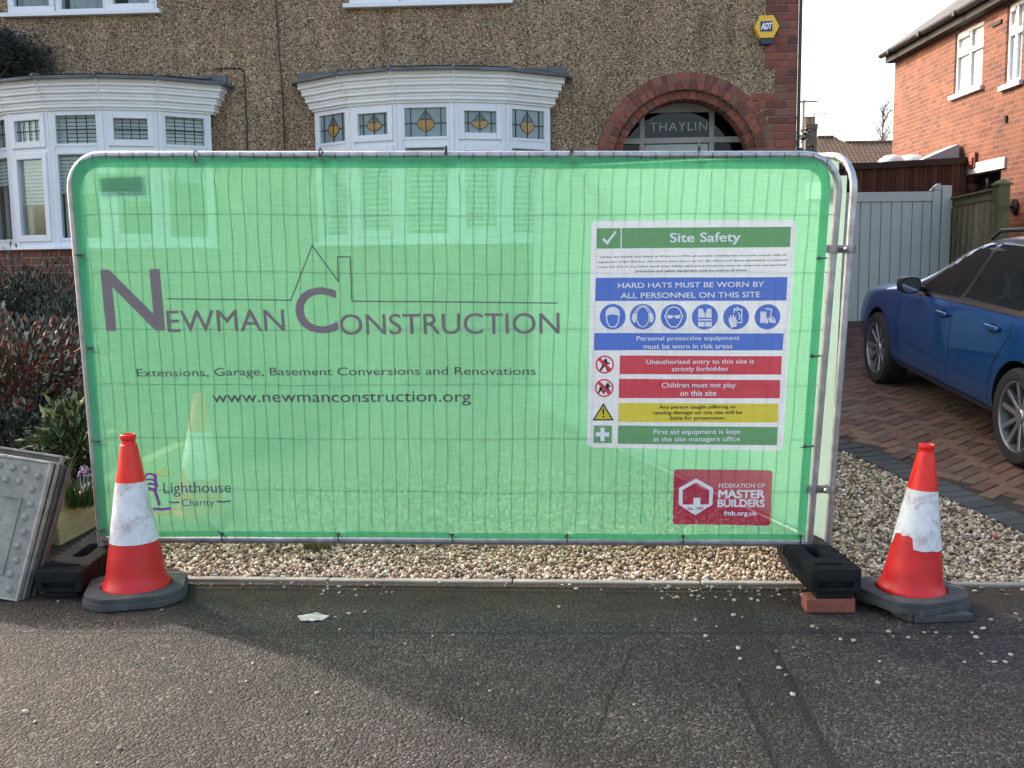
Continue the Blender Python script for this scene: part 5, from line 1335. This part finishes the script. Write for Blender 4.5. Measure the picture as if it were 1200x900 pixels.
# ------------------------------------------------------------------ rubber feet under the fence posts
def rubber_block(loc, label, yaw=0.0, tilt=0.0):
    o = empty('rubber_block', loc, (tilt, 0, yaw)); tag(o, label, 'fence foot', 'rubber feet under the fence posts')
    Wd, Ln, Hh = .225, .70, .135
    # upper body with the hand slot and post holes through it; local y runs along the block, 0 at the street end
    out_ = rrect(-Wd/2, Wd/2, 0, Ln, .03); slot = rrect(-.035, .035, .22, .44, .03); h1 = circ(0, .56, .026, 18); h2 = circ(.0, .64, .022, 18); h3 = rrect(-.07, .07, .085, .12, .012)
    # notched long sides
    out_ = [(-Wd/2+.012, 0), (Wd/2-.012, 0), (Wd/2, .012)]
    for k in range(9): y = .15 + k*.055; out_ += [(Wd/2, y-.010), (Wd/2-.012, y-.006), (Wd/2-.012, y+.006), (Wd/2, y+.010)]
    out_ += [(Wd/2, Ln-.012), (Wd/2-.012, Ln), (-Wd/2+.012, Ln), (-Wd/2, Ln-.012)]
    for k in range(8, -1, -1): y = .15 + k*.055; out_ += [(-Wd/2, y+.010), (-Wd/2+.012, y+.006), (-Wd/2+.012, y-.006), (-Wd/2, y-.010)]
    out_ += [(-Wd/2, .012)]
    bm = flat([out_, slot, h1, h2, h3], .055); bmesh.ops.translate(bm, verts=bm.verts, vec=(0,0,Hh))
    # walls under the top plate; the street face has a sunk panel inside a rim
    box(bm, -Wd/2+.016, Wd/2-.016, .03, Ln-.02, .036, Hh-.0552)
    box(bm, -Wd/2+.002, -Wd/2+.034, .002, .0298, .036, Hh-.0552); box(bm, Wd/2-.034, Wd/2-.002, .002, .0298, .036, Hh-.0552); box(bm, -Wd/2+.0342, Wd/2-.0342, .003, .0298, .036, .052)
    obj('body', bm, M['rubber'], o, bevel=.006, seg=2)
    bm = B(); box(bm, -Wd/2+.03, Wd/2-.03, .02, Ln-.04, 0, .0355); obj('base', bm, M['rubber'], o, bevel=.005)
    return o
fr_ = gp(70, 702); rubber_block((fr_.x, fr_.y-.01, 0.002), 'black rubber fence foot beside the left traffic cone', R(-2), R(2.0))
p = gp(974, 719)
Br = B(); box(Br, -.11, .105, 0, .10, 0, .063)
brick = obj('loose_brick', Br, M['red_brick'], bevel=.006); brick.location = (p.x, p.y, .002); brick.rotation_euler = (0,0,R(-3)); tag(brick, 'red brick propping up the front of the right rubber fence foot', 'brick')
rubber_block((p.x + .015, p.y - .015, .068), 'black rubber fence foot propped on a red brick under the right posts', R(-1), R(-2.4))

# ------------------------------------------------------------------ traffic cones
def cone(loc, label, yaw, tiltx=0, tilty=0, jag=False, foot=False, seed=0, size=1.0):
    random.seed(seed)
    o = empty('traffic_cone', loc, (0, 0, 0)); o.scale = (min(size, 1)*.97, min(size, 1)*.97, size); tag(o, label, 'traffic cone', 'red and white traffic cones')
    Mt = Matrix.Rotation(tilty, 4, 'Y') @ Matrix.Rotation(tiltx, 4, 'X'); Mz = Matrix.Rotation(yaw, 4, 'Z')
    z0 = .030 if foot else 0
    h = .235; c = .10
    octo = [(h-c,-h),(h,-h+c),(h,h-c),(h-c,h),(-h+c,h),(-h,h-c),(-h,-h+c),(-h+c,-h)]
    octo = rquad(octo, .035, 4)
    rim_in = circ(0, 0, .168, 40)
    bm = flat([octo], .030); bmesh.ops.transform(bm, matrix=Matrix.Translation((0,0,z0+.034)) @ Mz, verts=bm.verts)
    b2 = flat([[(x*.97, y*.97) for x, y in octo], rim_in], .022); bmesh.ops.transform(b2, matrix=Matrix.Translation((0,0,z0+.0565)) @ Mz, verts=b2.verts); add(bm, b2)
    obj('base', bm, M['rubber_grey'], o, bevel=.007, seg=3)
    bm = B()
    for sx in (-1, 1):
        for sy in (-1, 1): box(bm, sx*.13-.06, sx*.13+.06, sy*.13-.06, sy*.13+.06, 0.001, z0+.0045, Mz)
    if foot: box(bm, -.15, .13, -.225, .15, .001, z0+.0035, Matrix.Rotation(R(5), 4, 'Z') @ Matrix.Translation((.05,-.03,0)))
    obj('foot', bm, M['rubber_grey'], o, bevel=.004)
    H = .75; zb0 = .052
    def rad(z): 
        t = (z-zb0)/(.70-zb0); return .149 + (.041-.149)*t
    prof = [(.162, zb0-.008), (.164, zb0), (.160, zb0+.012), (.150, zb0+.022)]
    for k in range(1, 19): z = zb0 + .022 + (.70-zb0-.022)*k/18; prof.append((rad(z), z))
    prof += [(.036, .702), (.0335, .712), (.034, .722), (.0375, .726), (.0385, .735), (.0375, .746), (.033, .748), (.030, .744), (.029, .60)]
    bm = B(); lathe(bm, prof, 40, Matrix.Translation((0,0,z0)) @ Mt, 0, False)
    for f in bm.faces:
        z = (Matrix.Translation((0,0,z0)) @ Mt).inverted() @ f.calc_center_median()
        f.material_index = 1 if z.z > .50 else 0
    for v in bm.verts: v.co += Vector((noise.noise(v.co*9), noise.noise(v.co*9 + Vector((5,0,0))), 0))*.0022
    obj('body', bm, [M['cone_red'], M['cone_top']], o, smooth=True)
    # reflective sleeve
    n = 64; rows = 8; zt_, zl_ = .535, .262; bm = B(); gr = []
    for i in range(n):
        a = 2*math.pi*i/n; lo = zl_
        if jag:
            da = (math.degrees(a) - 232 + 180) % 360 - 180
            if -55 < da < 8: lo = zl_ + .058 + .004*math.sin(i*1.3)
            else: lo += .002*math.sin(i*.9)
        gr.append([bm.verts.new(Matrix.Translation((0,0,z0)) @ Mt @ Vector(((rad(z)+.0022)*math.cos(a), (rad(z)+.0022)*math.sin(a), z))) for z in np.linspace(lo, zt_, rows)])
    for i in range(n):
        for j in range(rows-1): bm.faces.new((gr[i][j], gr[(i+1)%n][j], gr[(i+1)%n][j+1], gr[i][j+1]))
    for v in bm.verts: v.co += Vector((noise.noise(v.co*9), noise.noise(v.co*9 + Vector((5,0,0))), 0))*.0022
    obj('sleeve', bm, M['cone_white'], o, smooth=True)
    return o
p = gp(161, 698); cone((p.x, p.y, .001), 'scuffed red and white traffic cone at the left end of the banner', R(14), seed=11, size=1.045)
p = gp(1067, 709); cone((p.x, p.y + .0, .001), 'red and white traffic cone with a torn sleeve at the right end of the banner', R(24), R(0), R(4.0), True, True, seed=12, size=.95)
p = atY(229, 500, 5.85); cone((p.x, 5.85, gz(p.x, 5.85)), 'faint traffic cone standing on the gravel behind the green banner', R(5), R(-2), R(2), True, seed=13)

# ------------------------------------------------------------------ stack of inspection covers leaning at the left
lr = gp(20, 705); ur = atY(61, 541, lr.y + .22)
upv = (ur - lr); ph = upv.length; upv.normalize()
def steel(name, c, met): return solid(name, c, .5, .35, 10, .35, 50, grime=((.16,.14,.11), .56), Metallic=met)
M['cover'] = steel('cover_steel', (.25,.245,.205), .02); M['cover_rust'] = steel('rusted_edge', (.10,.075,.06), .1); M['cover_edge'] = steel('bright_edge', (.36,.35,.315), .1); M['cover_dark'] = steel('dark_cover', (.06,.066,.066), .2)
wdir = Vector((-math.cos(R(8)), -math.sin(R(-4)), 0)); wdir = (wdir - upv*wdir.dot(upv)).normalized(); nrm_ = upv.cross(wdir).normalized()
if nrm_.y > 0: nrm_ = -nrm_
def cover(label, org, w_, h_, t_, studs, mats, spin=0, thin=False):
    X, Y, Z = -wdir, upv, -nrm_                       # x to the right, y up the plate, z away from the street
    mm = Matrix((X, Y, Z)).transposed().to_4x4()
    if mm.determinant() < 0: X = X
    o = empty('inspection_cover'); mm.translation = org; o.matrix_world = mm @ Matrix.Rotation(spin, 4, 'Z'); tag(o, label, 'cover', 'steel inspection covers leaning in a stack')
    bm = B(); box(bm, -w_+.012, -.012, .012, h_-.012, .004, t_-.002)
    obj('plate', bm, mats[0], o, bevel=.003)
    bm = B(); box(bm, -.012, 0, 0, h_, -.004, t_); box(bm, -w_, -w_+.012, 0, h_, -.004, t_); box(bm, -w_+.012, -.012, h_-.012, h_, -.004, t_); box(bm, -w_+.012, -.012, 0, .012, -.004, t_)
    obj('rim', bm, mats[1], o, bevel=.003)
    if studs:
        pos_ = [(-.055 - .012*(k % 2), yy) for k, yy in enumerate(np.arange(.05, h_-.03, .068))] + [(-.12-.07*k - .02*rr, h_-.055-.062*rr) for k in range(int(w_/.07)-1) for rr in (0, 1)]
        bm = B(); lathe(bm, [(.017,.004),(.016,-.001),(.011,-.005),(.0,-.006)], 16); st0 = obj('stud', bm, mats[0], o, smooth=True)
        for k, (xx, yy) in enumerate(pos_):
            s_ = st0 if k == 0 else st0.copy()
            if k: COL.objects.link(s_); s_.parent = o
            s_.location = (xx, yy, 0)
        bm = B(); x0, x1, y0, y1 = -w_+.12, -.115, .12, h_-.20
        for a_ in ((x0,x1,y1,y1+.012),(x0,x1,y0-.012,y0),(x0-.012,x0,y0-.012,y1+.012),(x1,x1+.012,y0-.012,y1+.012)): box(bm, a_[0], a_[1], a_[2], a_[3], -.002, .0045)
        obj('panel_frame', bm, mats[0], o, bevel=.002)
    return o
cover('front steel inspection cover with round studs, nearest of the leaning stack', lr, .62, ph, .030, True, (M['cover'], M['cover_edge']))
back = -nrm_
cover('thin steel cover directly behind the studded front cover', lr + back*.032 + Vector((.012,.0,0)), .62, ph+.00, .022, False, (M['cover_dark'], M['cover']), R(-.6))
cover('rust brown cover in the middle of the leaning stack', lr + back*.052 + Vector((.022,.0,0)), .60, ph*.99, .03, False, (M['cover_rust'], M['cover_dark']), R(-1.2))
cover('rearmost rusty edged cover of the leaning stack', lr + back*.078 + Vector((.034,.0,.002)), .60, ph*.97, .03, False, (M['cover_rust'], M['cover_rust']), R(-1.6))
cover('tall rusty framed cover whose rim shows above the studded one', lr + back*.108 + Vector((-.02,.03,.02)), .62, ph*1.03, .03, False, (M['cover_rust'], M['cover']), R(-.3))

# ------------------------------------------------------------------ blue estate car on the drive
cfY = 9.35; fw = atY(1022, 413, cfY); zc = lambda y: gz(4, y)
slope = math.atan(SL*VY.y)
carX = fw.x + .90; WB0, WB1 = 1.415, -1.275
cy_ = cfY - WB0*math.cos(slope)
car = empty('parked_car', (carX, cy_, gz(carX, cy_) + .004)); 
car.rotation_euler = Matrix(((0,-1,0),(1,0,0),(0,0,1))).to_euler()
rm = Matrix.Rotation(slope, 4, 'X') @ Matrix.Rotation(R(90 - 0.5), 4, 'Z')
car.matrix_world = Matrix.Translation((carX, cy_, gz(carX, cy_) + .004)) @ rm
tag(car, 'dark blue estate car parked nose to the gate on the red brick drive', 'car')
def carpaint():
    g = NT('blue_paint')
    nz = g.noise(900, 2, .5)
    c = g.ramp(nz, [(.3, (.002,.058,.20)), (.7, (.004,.098,.33))])
    return g.done(g.principled(c, .32, None, Metallic=.5, Coat_Weight=.8, Coat_Roughness=.03))
M['paint'] = carpaint()
M['tint'] = glass('tinted_glass', (.10,.12,.12), .05)
M['trim'] = solid('black_trim', (.014,.014,.015), .45, .2, 20)
M['sill'] = solid('sill_plastic', (.045,.052,.062), .55, .2, 10)
M['tyre'] = solid('tyre', (.016,.016,.017), .8, .25, 12, .2, 60)
M['alloy'] = solid('alloy', (.45,.46,.48), .28, .08, 10, Metallic=.85)
M['alloy_dark'] = solid('alloy_dark', (.10,.105,.11), .4, .15, 10, Metallic=.5)
M['chrome'] = solid('chrome', (.7,.71,.73), .15, .03, 10, Metallic=1.0)
st_ = [ # x, half width, bottom, belt z, top z, roof half width
 (2.345,.60,.30,.60,.66,.45),(2.27,.76,.24,.68,.745,.60),(2.05,.845,.20,.745,.835,.66),(1.65,.885,.18,.815,.90,.70),(1.25,.898,.18,.860,.945,.72),(.98,.902,.18,.880,.985,.70),
 (.62,.903,.18,.900,1.185,.63),(.25,.903,.18,.922,1.36,.605),(-.15,.903,.18,.945,1.445,.60),(-.6,.903,.18,.966,1.462,.60),(-1.1,.903,.18,.975,1.455,.595),(-1.55,.90,.18,.985,1.425,.585),(-1.95,.885,.20,.99,1.37,.565),
 (-2.15,.87,.22,.985,1.20,.56),(-2.27,.85,.26,.95,1.0,.60),(-2.33,.80,.30,.80,.86,.60)]
bm = B(); rings = []
for x, w_, zb_, zs, zt, wr in st_:
    gh_ = zt - zs
    half = [(0,zb_),(w_*.7,zb_),(w_*.95,zb_+.05),(w_*.992,zb_+.20),(w_*1.0,zb_+(zs-zb_)*.60),(w_*.992,zs-.13),(w_*.965,zs-.02)]
    if gh_ > .15: half += [(w_*.905, zs+.012), (w_*.905 + (wr-w_*.905)*.50, zs+gh_*.50), (wr+.035, zt-.085), (wr-.06, zt-.015), (wr*.5, zt+.008), (0, zt+.014)]
    else: half += [(w_*.94, zs+gh_*.25), (w_*.90, zs+gh_*.5), (wr+.05, zt-.02), (wr-.04, zt-.002), (wr*.5, zt+.012), (0, zt+.018)]
    full = half + [(-y, z) for y, z in half[-2:0:-1]]
    rings.append([bm.verts.new((x, y, z)) for y, z in full])
n = len(rings[0])
for r0, r1 in zip(rings, rings[1:]):
    for j in range(n): bm.faces.new((r0[j], r0[(j+1)%n], r1[(j+1)%n], r1[j]))
bm.faces.new(rings[0][::-1]); bm.faces.new(rings[-1])
bmesh.ops.recalc_face_normals(bm, faces=bm.faces)
body = obj('body', bm, [M['paint'], M['trim']], car, smooth=True, angle=60)
ss = body.modifiers.new('sub', 'SUBSURF'); ss.levels = 2; ss.render_levels = 2
cut = B()
for wx in (WB0, WB1):
    bmesh.ops.create_cone(cut, cap_ends=True, segments=48, radius1=.362, radius2=.362, depth=2.6, matrix=Matrix.Translation((wx, 0, .335)) @ Matrix.Rotation(R(90), 4, 'X'))
co = obj('cutter', cut, M['trim'])
bl2 = body.modifiers.new('arch', 'BOOLEAN'); bl2.operation = 'DIFFERENCE'; bl2.object = co; bl2.solver = 'EXACT'
co.parent = car
bpy.context.view_layer.update()
dg = bpy.context.evaluated_depsgraph_get()
bl2.show_viewport = False; bpy.context.view_layer.update(); dg.update()
t0 = B(); t0.from_object(body, bpy.context.evaluated_depsgraph_get()); bvh = BVHTree.FromBMesh(t0); t0.free()
bl2.show_viewport = True; bpy.context.view_layer.update()
me = bpy.data.meshes.new_from_object(body.evaluated_get(bpy.context.evaluated_depsgraph_get()))
body.modifiers.clear(); body.data = me
for pl_ in me.polygons:
    c_ = pl_.center
    for wx in (WB0, WB1):
        if abs(math.hypot(c_.x-wx, c_.z-.335) - .362) < .006 and abs(pl_.normal.y) < .5: pl_.material_index = 1
bpy.data.objects.remove(co)
me.polygons.foreach_set('use_smooth', [True]*len(me.polygons))
try: me.set_sharp_from_angle(angle=R(35))
except Exception: pass
def side(x, z):
    h = bvh.ray_cast(Vector((x, 3, z)), Vector((0,-1,0)))
    return h[0].y if h[0] else .6
def panel(name, pts, mat, off=.003, grid=.06, thick=.0, both=True):
    for s in ((1, -1) if both else (1,)):
        bm = flat([pts]) if not isinstance(pts, bmesh.types.BMesh) else pts.copy()
        bmesh.ops.triangulate(bm, faces=bm.faces)
        xs = [v.co.x for v in bm.verts]; ys = [v.co.y for v in bm.verts]
        for ax, lo, hi in ((0, min(xs), max(xs)), (1, min(ys), max(ys))):
            k = math.floor(lo/grid)+1
            while k*grid < hi - 1e-6:
                c_ = [0,0,0]; no = [0,0,0]; c_[ax] = k*grid; no[ax] = 1
                bmesh.ops.bisect_plane(bm, geom=bm.verts[:]+bm.edges[:]+bm.faces[:], plane_co=c_, plane_no=no, dist=1e-7); k += 1
        for v in bm.verts: v.co = Vector((v.co.x, s*(side(v.co.x, v.co.y) + off), v.co.y))
        bmesh.ops.recalc_face_normals(bm, faces=bm.faces)
        if sum(f.normal.y*s for f in bm.faces) < 0:
            for f in bm.faces: f.normal_flip()
        obj(name, bm, mat, car, smooth=True, angle=60)
fwin = [(.74,.935),(.60,1.03),(.36,1.19),(.12,1.30),(-.08,1.36),(-.22,1.38),(-.13,.975)]
rwin = [(-.20,.985),(-.285,1.392),(-.75,1.398),(-1.02,1.385),(-1.12,1.30),(-1.16,1.12),(-1.10,1.0)]
qwin = [(-1.22,1.02),(-1.20,1.36),(-1.70,1.335),(-1.90,1.22),(-1.86,1.06)]
M['carglass'] = (lambda g: g.done(g.principled((.012,.016,.018), (.03), None, Specular_IOR_Level=.22)))(NT('car_glass'))
panel('window_surround', [(.86,.917),(.62,1.065),(.36,1.225),(.12,1.335),(-.08,1.392),(-.3,1.410),(-.75,1.422),(-1.2,1.412),(-1.75,1.36),(-1.98,1.22),(-1.95,1.03),(-1.1,.975),(-.2,.957)], M['trim'], .0022)
for nm_, w_ in (('window', fwin), ('window', rwin), ('window', qwin)): panel(nm_, w_, M['carglass'], .0045)
def strip(pts, w_):
    b = B(); P = [Vector((*p, 0)) for p in pts]
    for i in range(len(P)-1):
        d = (P[i+1]-P[i]).normalized(); nn = Vector((-d.y, d.x, 0))*w_/2; e = d*w_*.3
        quad(b, [P[i]-nn-e, P[i+1]-nn+e, P[i+1]+nn+e, P[i]+nn-e])
    return b
panel('window_trim', strip([(.86,.908),(.3,.932),(-.2,.952),(-1.1,.972),(-1.95,1.025)], .014), M['chrome'], .007)
panel('window_trim', strip([(.87,.920),(.62,1.072),(.36,1.233),(.12,1.343),(-.08,1.400),(-.3,1.418),(-.75,1.430),(-1.2,1.42),(-1.75,1.366)], .012), M['trim'], .006)
for sm in ([(.93,.88),(.90,.72),(.90,.35)], [(-.155,.95),(-.175,.75),(-.165,.50),(-.13,.30)], [(-1.06,.96),(-1.12,.85),(-1.0,.72),(-.90,.60),(-.86,.45),(-.84,.30)], [(.90,.31),(-.84,.30)]):
    panel('door_seam', strip(sm, .007), M['trim'], .0018)
panel('sill_trim', [(1.02,.215),(1.02,.29),(-.88,.29),(-.88,.215)], M['sill'], .006)
panel('crease', strip([(1.05,.50),(.2,.475),(-.84,.46)], .010), M['paint'], .006)
for hx_, hz_ in ((-.02,.835),(-.87,.855)):
    for s in (1, -1):
        y = side(hx_, hz_); bm = B(); vs = box(bm, hx_-.10, hx_+.10, s*(y+.006), s*(y+.034), hz_-.016, hz_+.018)
        bmesh.ops.recalc_face_normals(bm, faces=bm.faces); obj('door_handle', bm, M['paint'], car, bevel=.011, seg=3, smooth=True)
        bm = B(); lathe(bm, [(.0,.0),(.042,.0),(.045,.002)], 16, Matrix.Translation((hx_+.01, s*(y+.0028), hz_-.006)) @ Matrix.Rotation(R(-90*s), 4, 'X') @ Matrix.Diagonal((1.5,.8,1,1)))
        obj('handle_cup', bm, M['trim'], car)
for s in (1, -1):
    # mirror housing: a small lofted shell
    bm = B(); rg = []
    for x, sc_ in ((.115,.35),(.10,.75),(.06,1.0),(.0,1.05),(-.035,1.0)):
        rg.append([bm.verts.new((.50 + x, s*(.965 + .085*sc_*math.cos(2*math.pi*j/16)*(1.0 if math.cos(2*math.pi*j/16) > 0 else .95)), 1.0 + .068*sc_*math.copysign(abs(math.sin(2*math.pi*j/16))**.5, math.sin(2*math.pi*j/16)))) for j in range(16)])
    for r0, r1 in zip(rg, rg[1:]):
        for j in range(16): bm.faces.new((r0[j], r0[(j+1)%16], r1[(j+1)%16], r1[j]))
    bm.faces.new(rg[0]); bm.faces.new(rg[-1][::-1]); bmesh.ops.recalc_face_normals(bm, faces=bm.faces)
    mr = obj('wing_mirror', bm, M['trim'], car, smooth=True, angle=50)
    bm = B(); bmesh.ops.create_circle(bm, cap_ends=True, segments=24, radius=1, matrix=Matrix.Translation((.4635, s*.965, 1.0)) @ Matrix.Rotation(R(-90), 4, 'Y') @ Matrix.Diagonal((.056,.074,1,1)))
    obj('mirror_glass', bm, solid('mirror_glass', (.16,.18,.19), .06, .03, 3, Metallic=.9), mr)
    bm = B(); tube(bm, [(.60, s*.80, .955), (.54, s*.86, .965), (.50, s*.92, .975)], .022, 8); obj('mirror_arm', bm, M['trim'], mr, smooth=True)
    bm = B(); pts_ = [(x, s*(.555), z) for x, z in ((.0,1.40),(-.14,1.468),(-.5,1.495),(-1.1,1.490),(-1.55,1.462),(-1.75,1.40))]; tube(bm, pts_, [.012,.016,.017,.017,.016,.012], 10); obj('roof_rail', bm, M['trim'], car, smooth=True)
def top(name, pts, mat, off, dirv, org):
    bm = flat([pts]); bmesh.ops.triangulate(bm, faces=bm.faces)
    for k in range(-40, 41):
        bmesh.ops.bisect_plane(bm, geom=bm.verts[:]+bm.edges[:]+bm.faces[:], plane_co=(0,k*.035,0), plane_no=(0,1,0), dist=1e-7)
        bmesh.ops.bisect_plane(bm, geom=bm.verts[:]+bm.edges[:]+bm.faces[:], plane_co=(k*.035,0,0), plane_no=(1,0,0), dist=1e-7)
    for v in bm.verts:
        h = bvh.ray_cast(org(v.co), dirv)
        v.co = (h[0] - dirv*off) if h[0] else org(v.co)
    bmesh.ops.recalc_face_normals(bm, faces=bm.faces); obj(name, bm, mat, car, smooth=True, angle=60)
top('windscreen', [(.86,-.64),(.90,0),(.86,.64),(.10,.54),(.06,0),(.10,-.54)], M['carglass'], .004, Vector((0,0,-1)), lambda c: Vector((c.x, c.y, 3)))
top('rear_window', [(-.56,1.06),(.56,1.06),(.48,1.31),(-.48,1.31)], M['carglass'], .012, Vector((1,0,0)), lambda c: Vector((-4, c.x, c.y)))
for s in (1, -1): top('tail_light', [(s*.45,.80),(s*.80,.78),(s*.82,.93),(s*.45,.92)], solid('tail_red', (.25,.01,.012), .1, .05), .010, Vector((1,0,0)), lambda c: Vector((-4, c.x, c.y)))
# wheels: one with its parts, then three copies
wh = empty('wheel', (WB0, .79, .325)); wh.parent = car
bm = B(); prof = [(.225,-.10),(.265,-.112),(.305,-.108),(.322,-.085),(.325,-.05),(.325,.05),(.322,.085),(.305,.108),(.265,.112),(.225,.10)]
RX = Matrix.Rotation(R(-90), 4, 'X'); lathe(bm, prof, 56, RX, 0, False)
for k in range(56): a = 2*math.pi*k/56
obj('tyre', bm, M['tyre'], wh, smooth=True)
bm = B(); lathe(bm, [(.235,.098),(.228,.100),(.222,.088),(.205,.03),(.20,-.09),(.215,-.098)], 48, RX, 0, False); lathe(bm, [(.0,.03),(.06,.03),(.12,-.02),(.20,-.03)], 40, RX, 0, False); obj('rim', bm, M['alloy_dark'], wh, smooth=True)
bm = B(); lathe(bm, [(.238,.099),(.236,.104),(.226,.102),(.224,.094)], 56, RX, 0, False)
sp_ = B()
for k in range(5):
    for d_ in (-1, 1):
        a = 2*math.pi*k/5 + .3; Mr = RX @ Matrix.Rotation(a, 4, 'Z')
        o0, o1 = d_*.018, d_*.066
        v = [(.045,o0-.016,.070),(.045,o0+.016,.070),(.228,o1+.017,.090),(.228,o1-.017,.090)]
        tp_ = [sp_.verts.new(Mr @ Vector(q)) for q in v]; lo = [sp_.verts.new(Mr @ Vector((q[0], q[1], q[2]-.035))) for q in v]
        sp_.faces.new(tp_); sp_.faces.new(lo[::-1])
        for i in range(4): sp_.faces.new((tp_[i], lo[i], lo[(i+1)%4], tp_[(i+1)%4]))
lathe(sp_, [(.052,.04),(.052,.074),(.045,.080),(.0,.080)], 24, RX)
bmesh.ops.recalc_face_normals(sp_, faces=sp_.faces)
add(bm, sp_)
obj('spokes', bm, M['alloy'], wh, bevel=.004)
bm = B(); lathe(bm, [(.15,-.03),(.15,.0),(.05,.002)], 32, RX); obj('brake_disc', bm, M['alloy_dark'], wh)
for wx, s in ((WB1, 1), (WB0, -1), (WB1, -1)):
    c = copy_tree(wh, car); c.location = (wx, .79*s, .325); c.rotation_euler = (0, rnd(0, 2) if s > 0 else 0, 0 if s > 0 else math.pi)
# interior: seats so the glass is not a void
# ------------------------------------------------------------------ small things on the ground
templ = []
for k in range(6):
    bm = B(); bmesh.ops.create_icosphere(bm, subdivisions=1, radius=1)
    for v in bm.verts: v.co *= 1 + rnd(-.25,.2); v.co.z *= .5; v.co.y *= .75
    me = bpy.data.meshes.new('pebble'); bm.to_mesh(me); bm.free(); templ.append(me)
pm = [solid('pebble_'+n_, c_, .8, .2, 60) for n_, c_ in (('cream', (.36,.30,.225)), ('grey', (.17,.155,.135)), ('brown', (.18,.125,.08)), ('white', (.40,.355,.295)))]
for i, me in enumerate(templ): me.materials.append(pm[(0,3,1,0,2,3)[i]])
spots = [(30,836,9),(41,847,6),(140,878,7),(114,895,5),(132,698,5),(132,697,4),(160,710,5),(190,716,6),(247,813,6),(371,813,7),(360,836,7),(296,778,5),(266,783,4),(393,724,5),(409,720,6),(398,738,4),(428,718,5),(475,755,4),(475,682,5),(515,684,6),(540,774,4),(560,802,4),(567,766,4),(574,810,4),(655,712,6),(668,686,5),(675,691,6),(700,684,6),(712,681,5),(746,812,4),(750,822,4),(757,845,4),(783,750,4),(815,727,5),(827,746,6),(840,735,5),(860,722,7),(865,761,7),(867,773,6),(910,764,6),(913,784,7),(921,792,6),(929,815,7),(930,760,6),(952,735,6),(958,737,5),(985,750,5),(1000,752,8),(1041,742,8),(1065,748,5),(1083,742,5),(1097,742,5),(1113,748,6),(1047,747,5),(1144,748,7),(1152,738,7),(1161,727,6),(1133,700,6),(1142,694,6),(1150,690,7),(1175,693,6),(1180,698,6),(1190,720,5),(1198,692,6),(1130,777,5),(1160,776,5),(1165,777,6),(1178,777,7),(1184,768,6),(1150,767,5),(1029,801,7),(1016,798,4),(995,799,4),(1031,776,4),(870,724,5),(905,826,4),(975,716,4),(1128,718,6),(1139,742,4),(1105,728,5),(920,704,5),(905,700,6),(890,698,6)]
for k in range(46): spots.append((rnd(775,945), rnd(688,706), rnd(4,7)))
for k in range(22): spots.append((rnd(375,460), rnd(678,700), rnd(3,6)))
for k in range(75): spots.append((rnd(230,1195), 681 + abs(random.gauss(0, 6)), rnd(2.5,5)))
for k in range(20): spots.append((rnd(0,1200), rnd(700,890), rnd(2.5,4.5)))
for x, y, s in spots:
    p = gp(x, y); o = link('pebble', random.choice(templ)); r = s*.5*(p - C0).length/1200*1.05
    o.location = (p.x, p.y, p.z + r*.35); o.scale = (r, r, r); o.rotation_euler = (rnd(-.3,.3), rnd(-.3,.3), rnd(0,6.28))
    tag(o, 'small loose pebble lying on the dark tarmac', 'pebble', 'loose pebbles on the tarmac')
p = gp(366, 725); bm = B()
ol = [(.064*math.cos(a)*(1+.10*math.sin(3*a+.6)+.07*math.sin(7*a)), .046*math.sin(a)*(1+.08*math.sin(2*a+.4)+.07*math.sin(9*a+1))) for a in np.linspace(0, 6.283, 40)[:-1]]
bm = flat([ol]); bmesh.ops.triangulate(bm, faces=bm.faces); bmesh.ops.subdivide_edges(bm, edges=bm.edges, cuts=2)
for v in bm.verts: v.co.z = .006 + .006*noise.noise(v.co*30)
bmesh.ops.solidify(bm, geom=bm.faces[:], thickness=.004)
l = obj('litter', bm, solid('wet_paper', (.50,.46,.40), .6, .3, 30, .3, 60, grime=((.60,.66,.78), .56)), smooth=True); l.location = (p.x, p.y, .002); tag(l, 'flattened scrap of wet pale paper on the tarmac', 'litter')
p = gp(372, 644); bm = B()
for i in range(420):
    a = rnd(0,6.28); r = .055*math.sqrt(random.random()); leaf(bm, Vector((math.cos(a)*r*1.3, math.sin(a)*r, .0)), Vector((rnd(-.6,.6), rnd(-.6,.6), 1)), rnd(.015,.035), .3)
ms = obj('moss_clump', bm, leafmat('moss', [(0,(.09,.075,.03)),(.6,(.17,.14,.05)),(1,(.25,.2,.09))], .9)); ms.location = (p.x, p.y, p.z+.008); tag(ms, 'small yellow brown moss clump in the pale gravel', 'moss')
p = gp(1166, 633); bm = B(); bmesh.ops.create_icosphere(bm, subdivisions=2, radius=.014); bmesh.ops.scale(bm, verts=bm.verts, vec=(1,.8,.6)); rb = obj('red_scrap', bm, solid('red_scrap', (.6,.03,.05), .5, .1), smooth=True); rb.location = (p.x, p.y, p.z+.02); tag(rb, 'tiny bright red scrap on the gravel beside the drive edge', 'scrap')
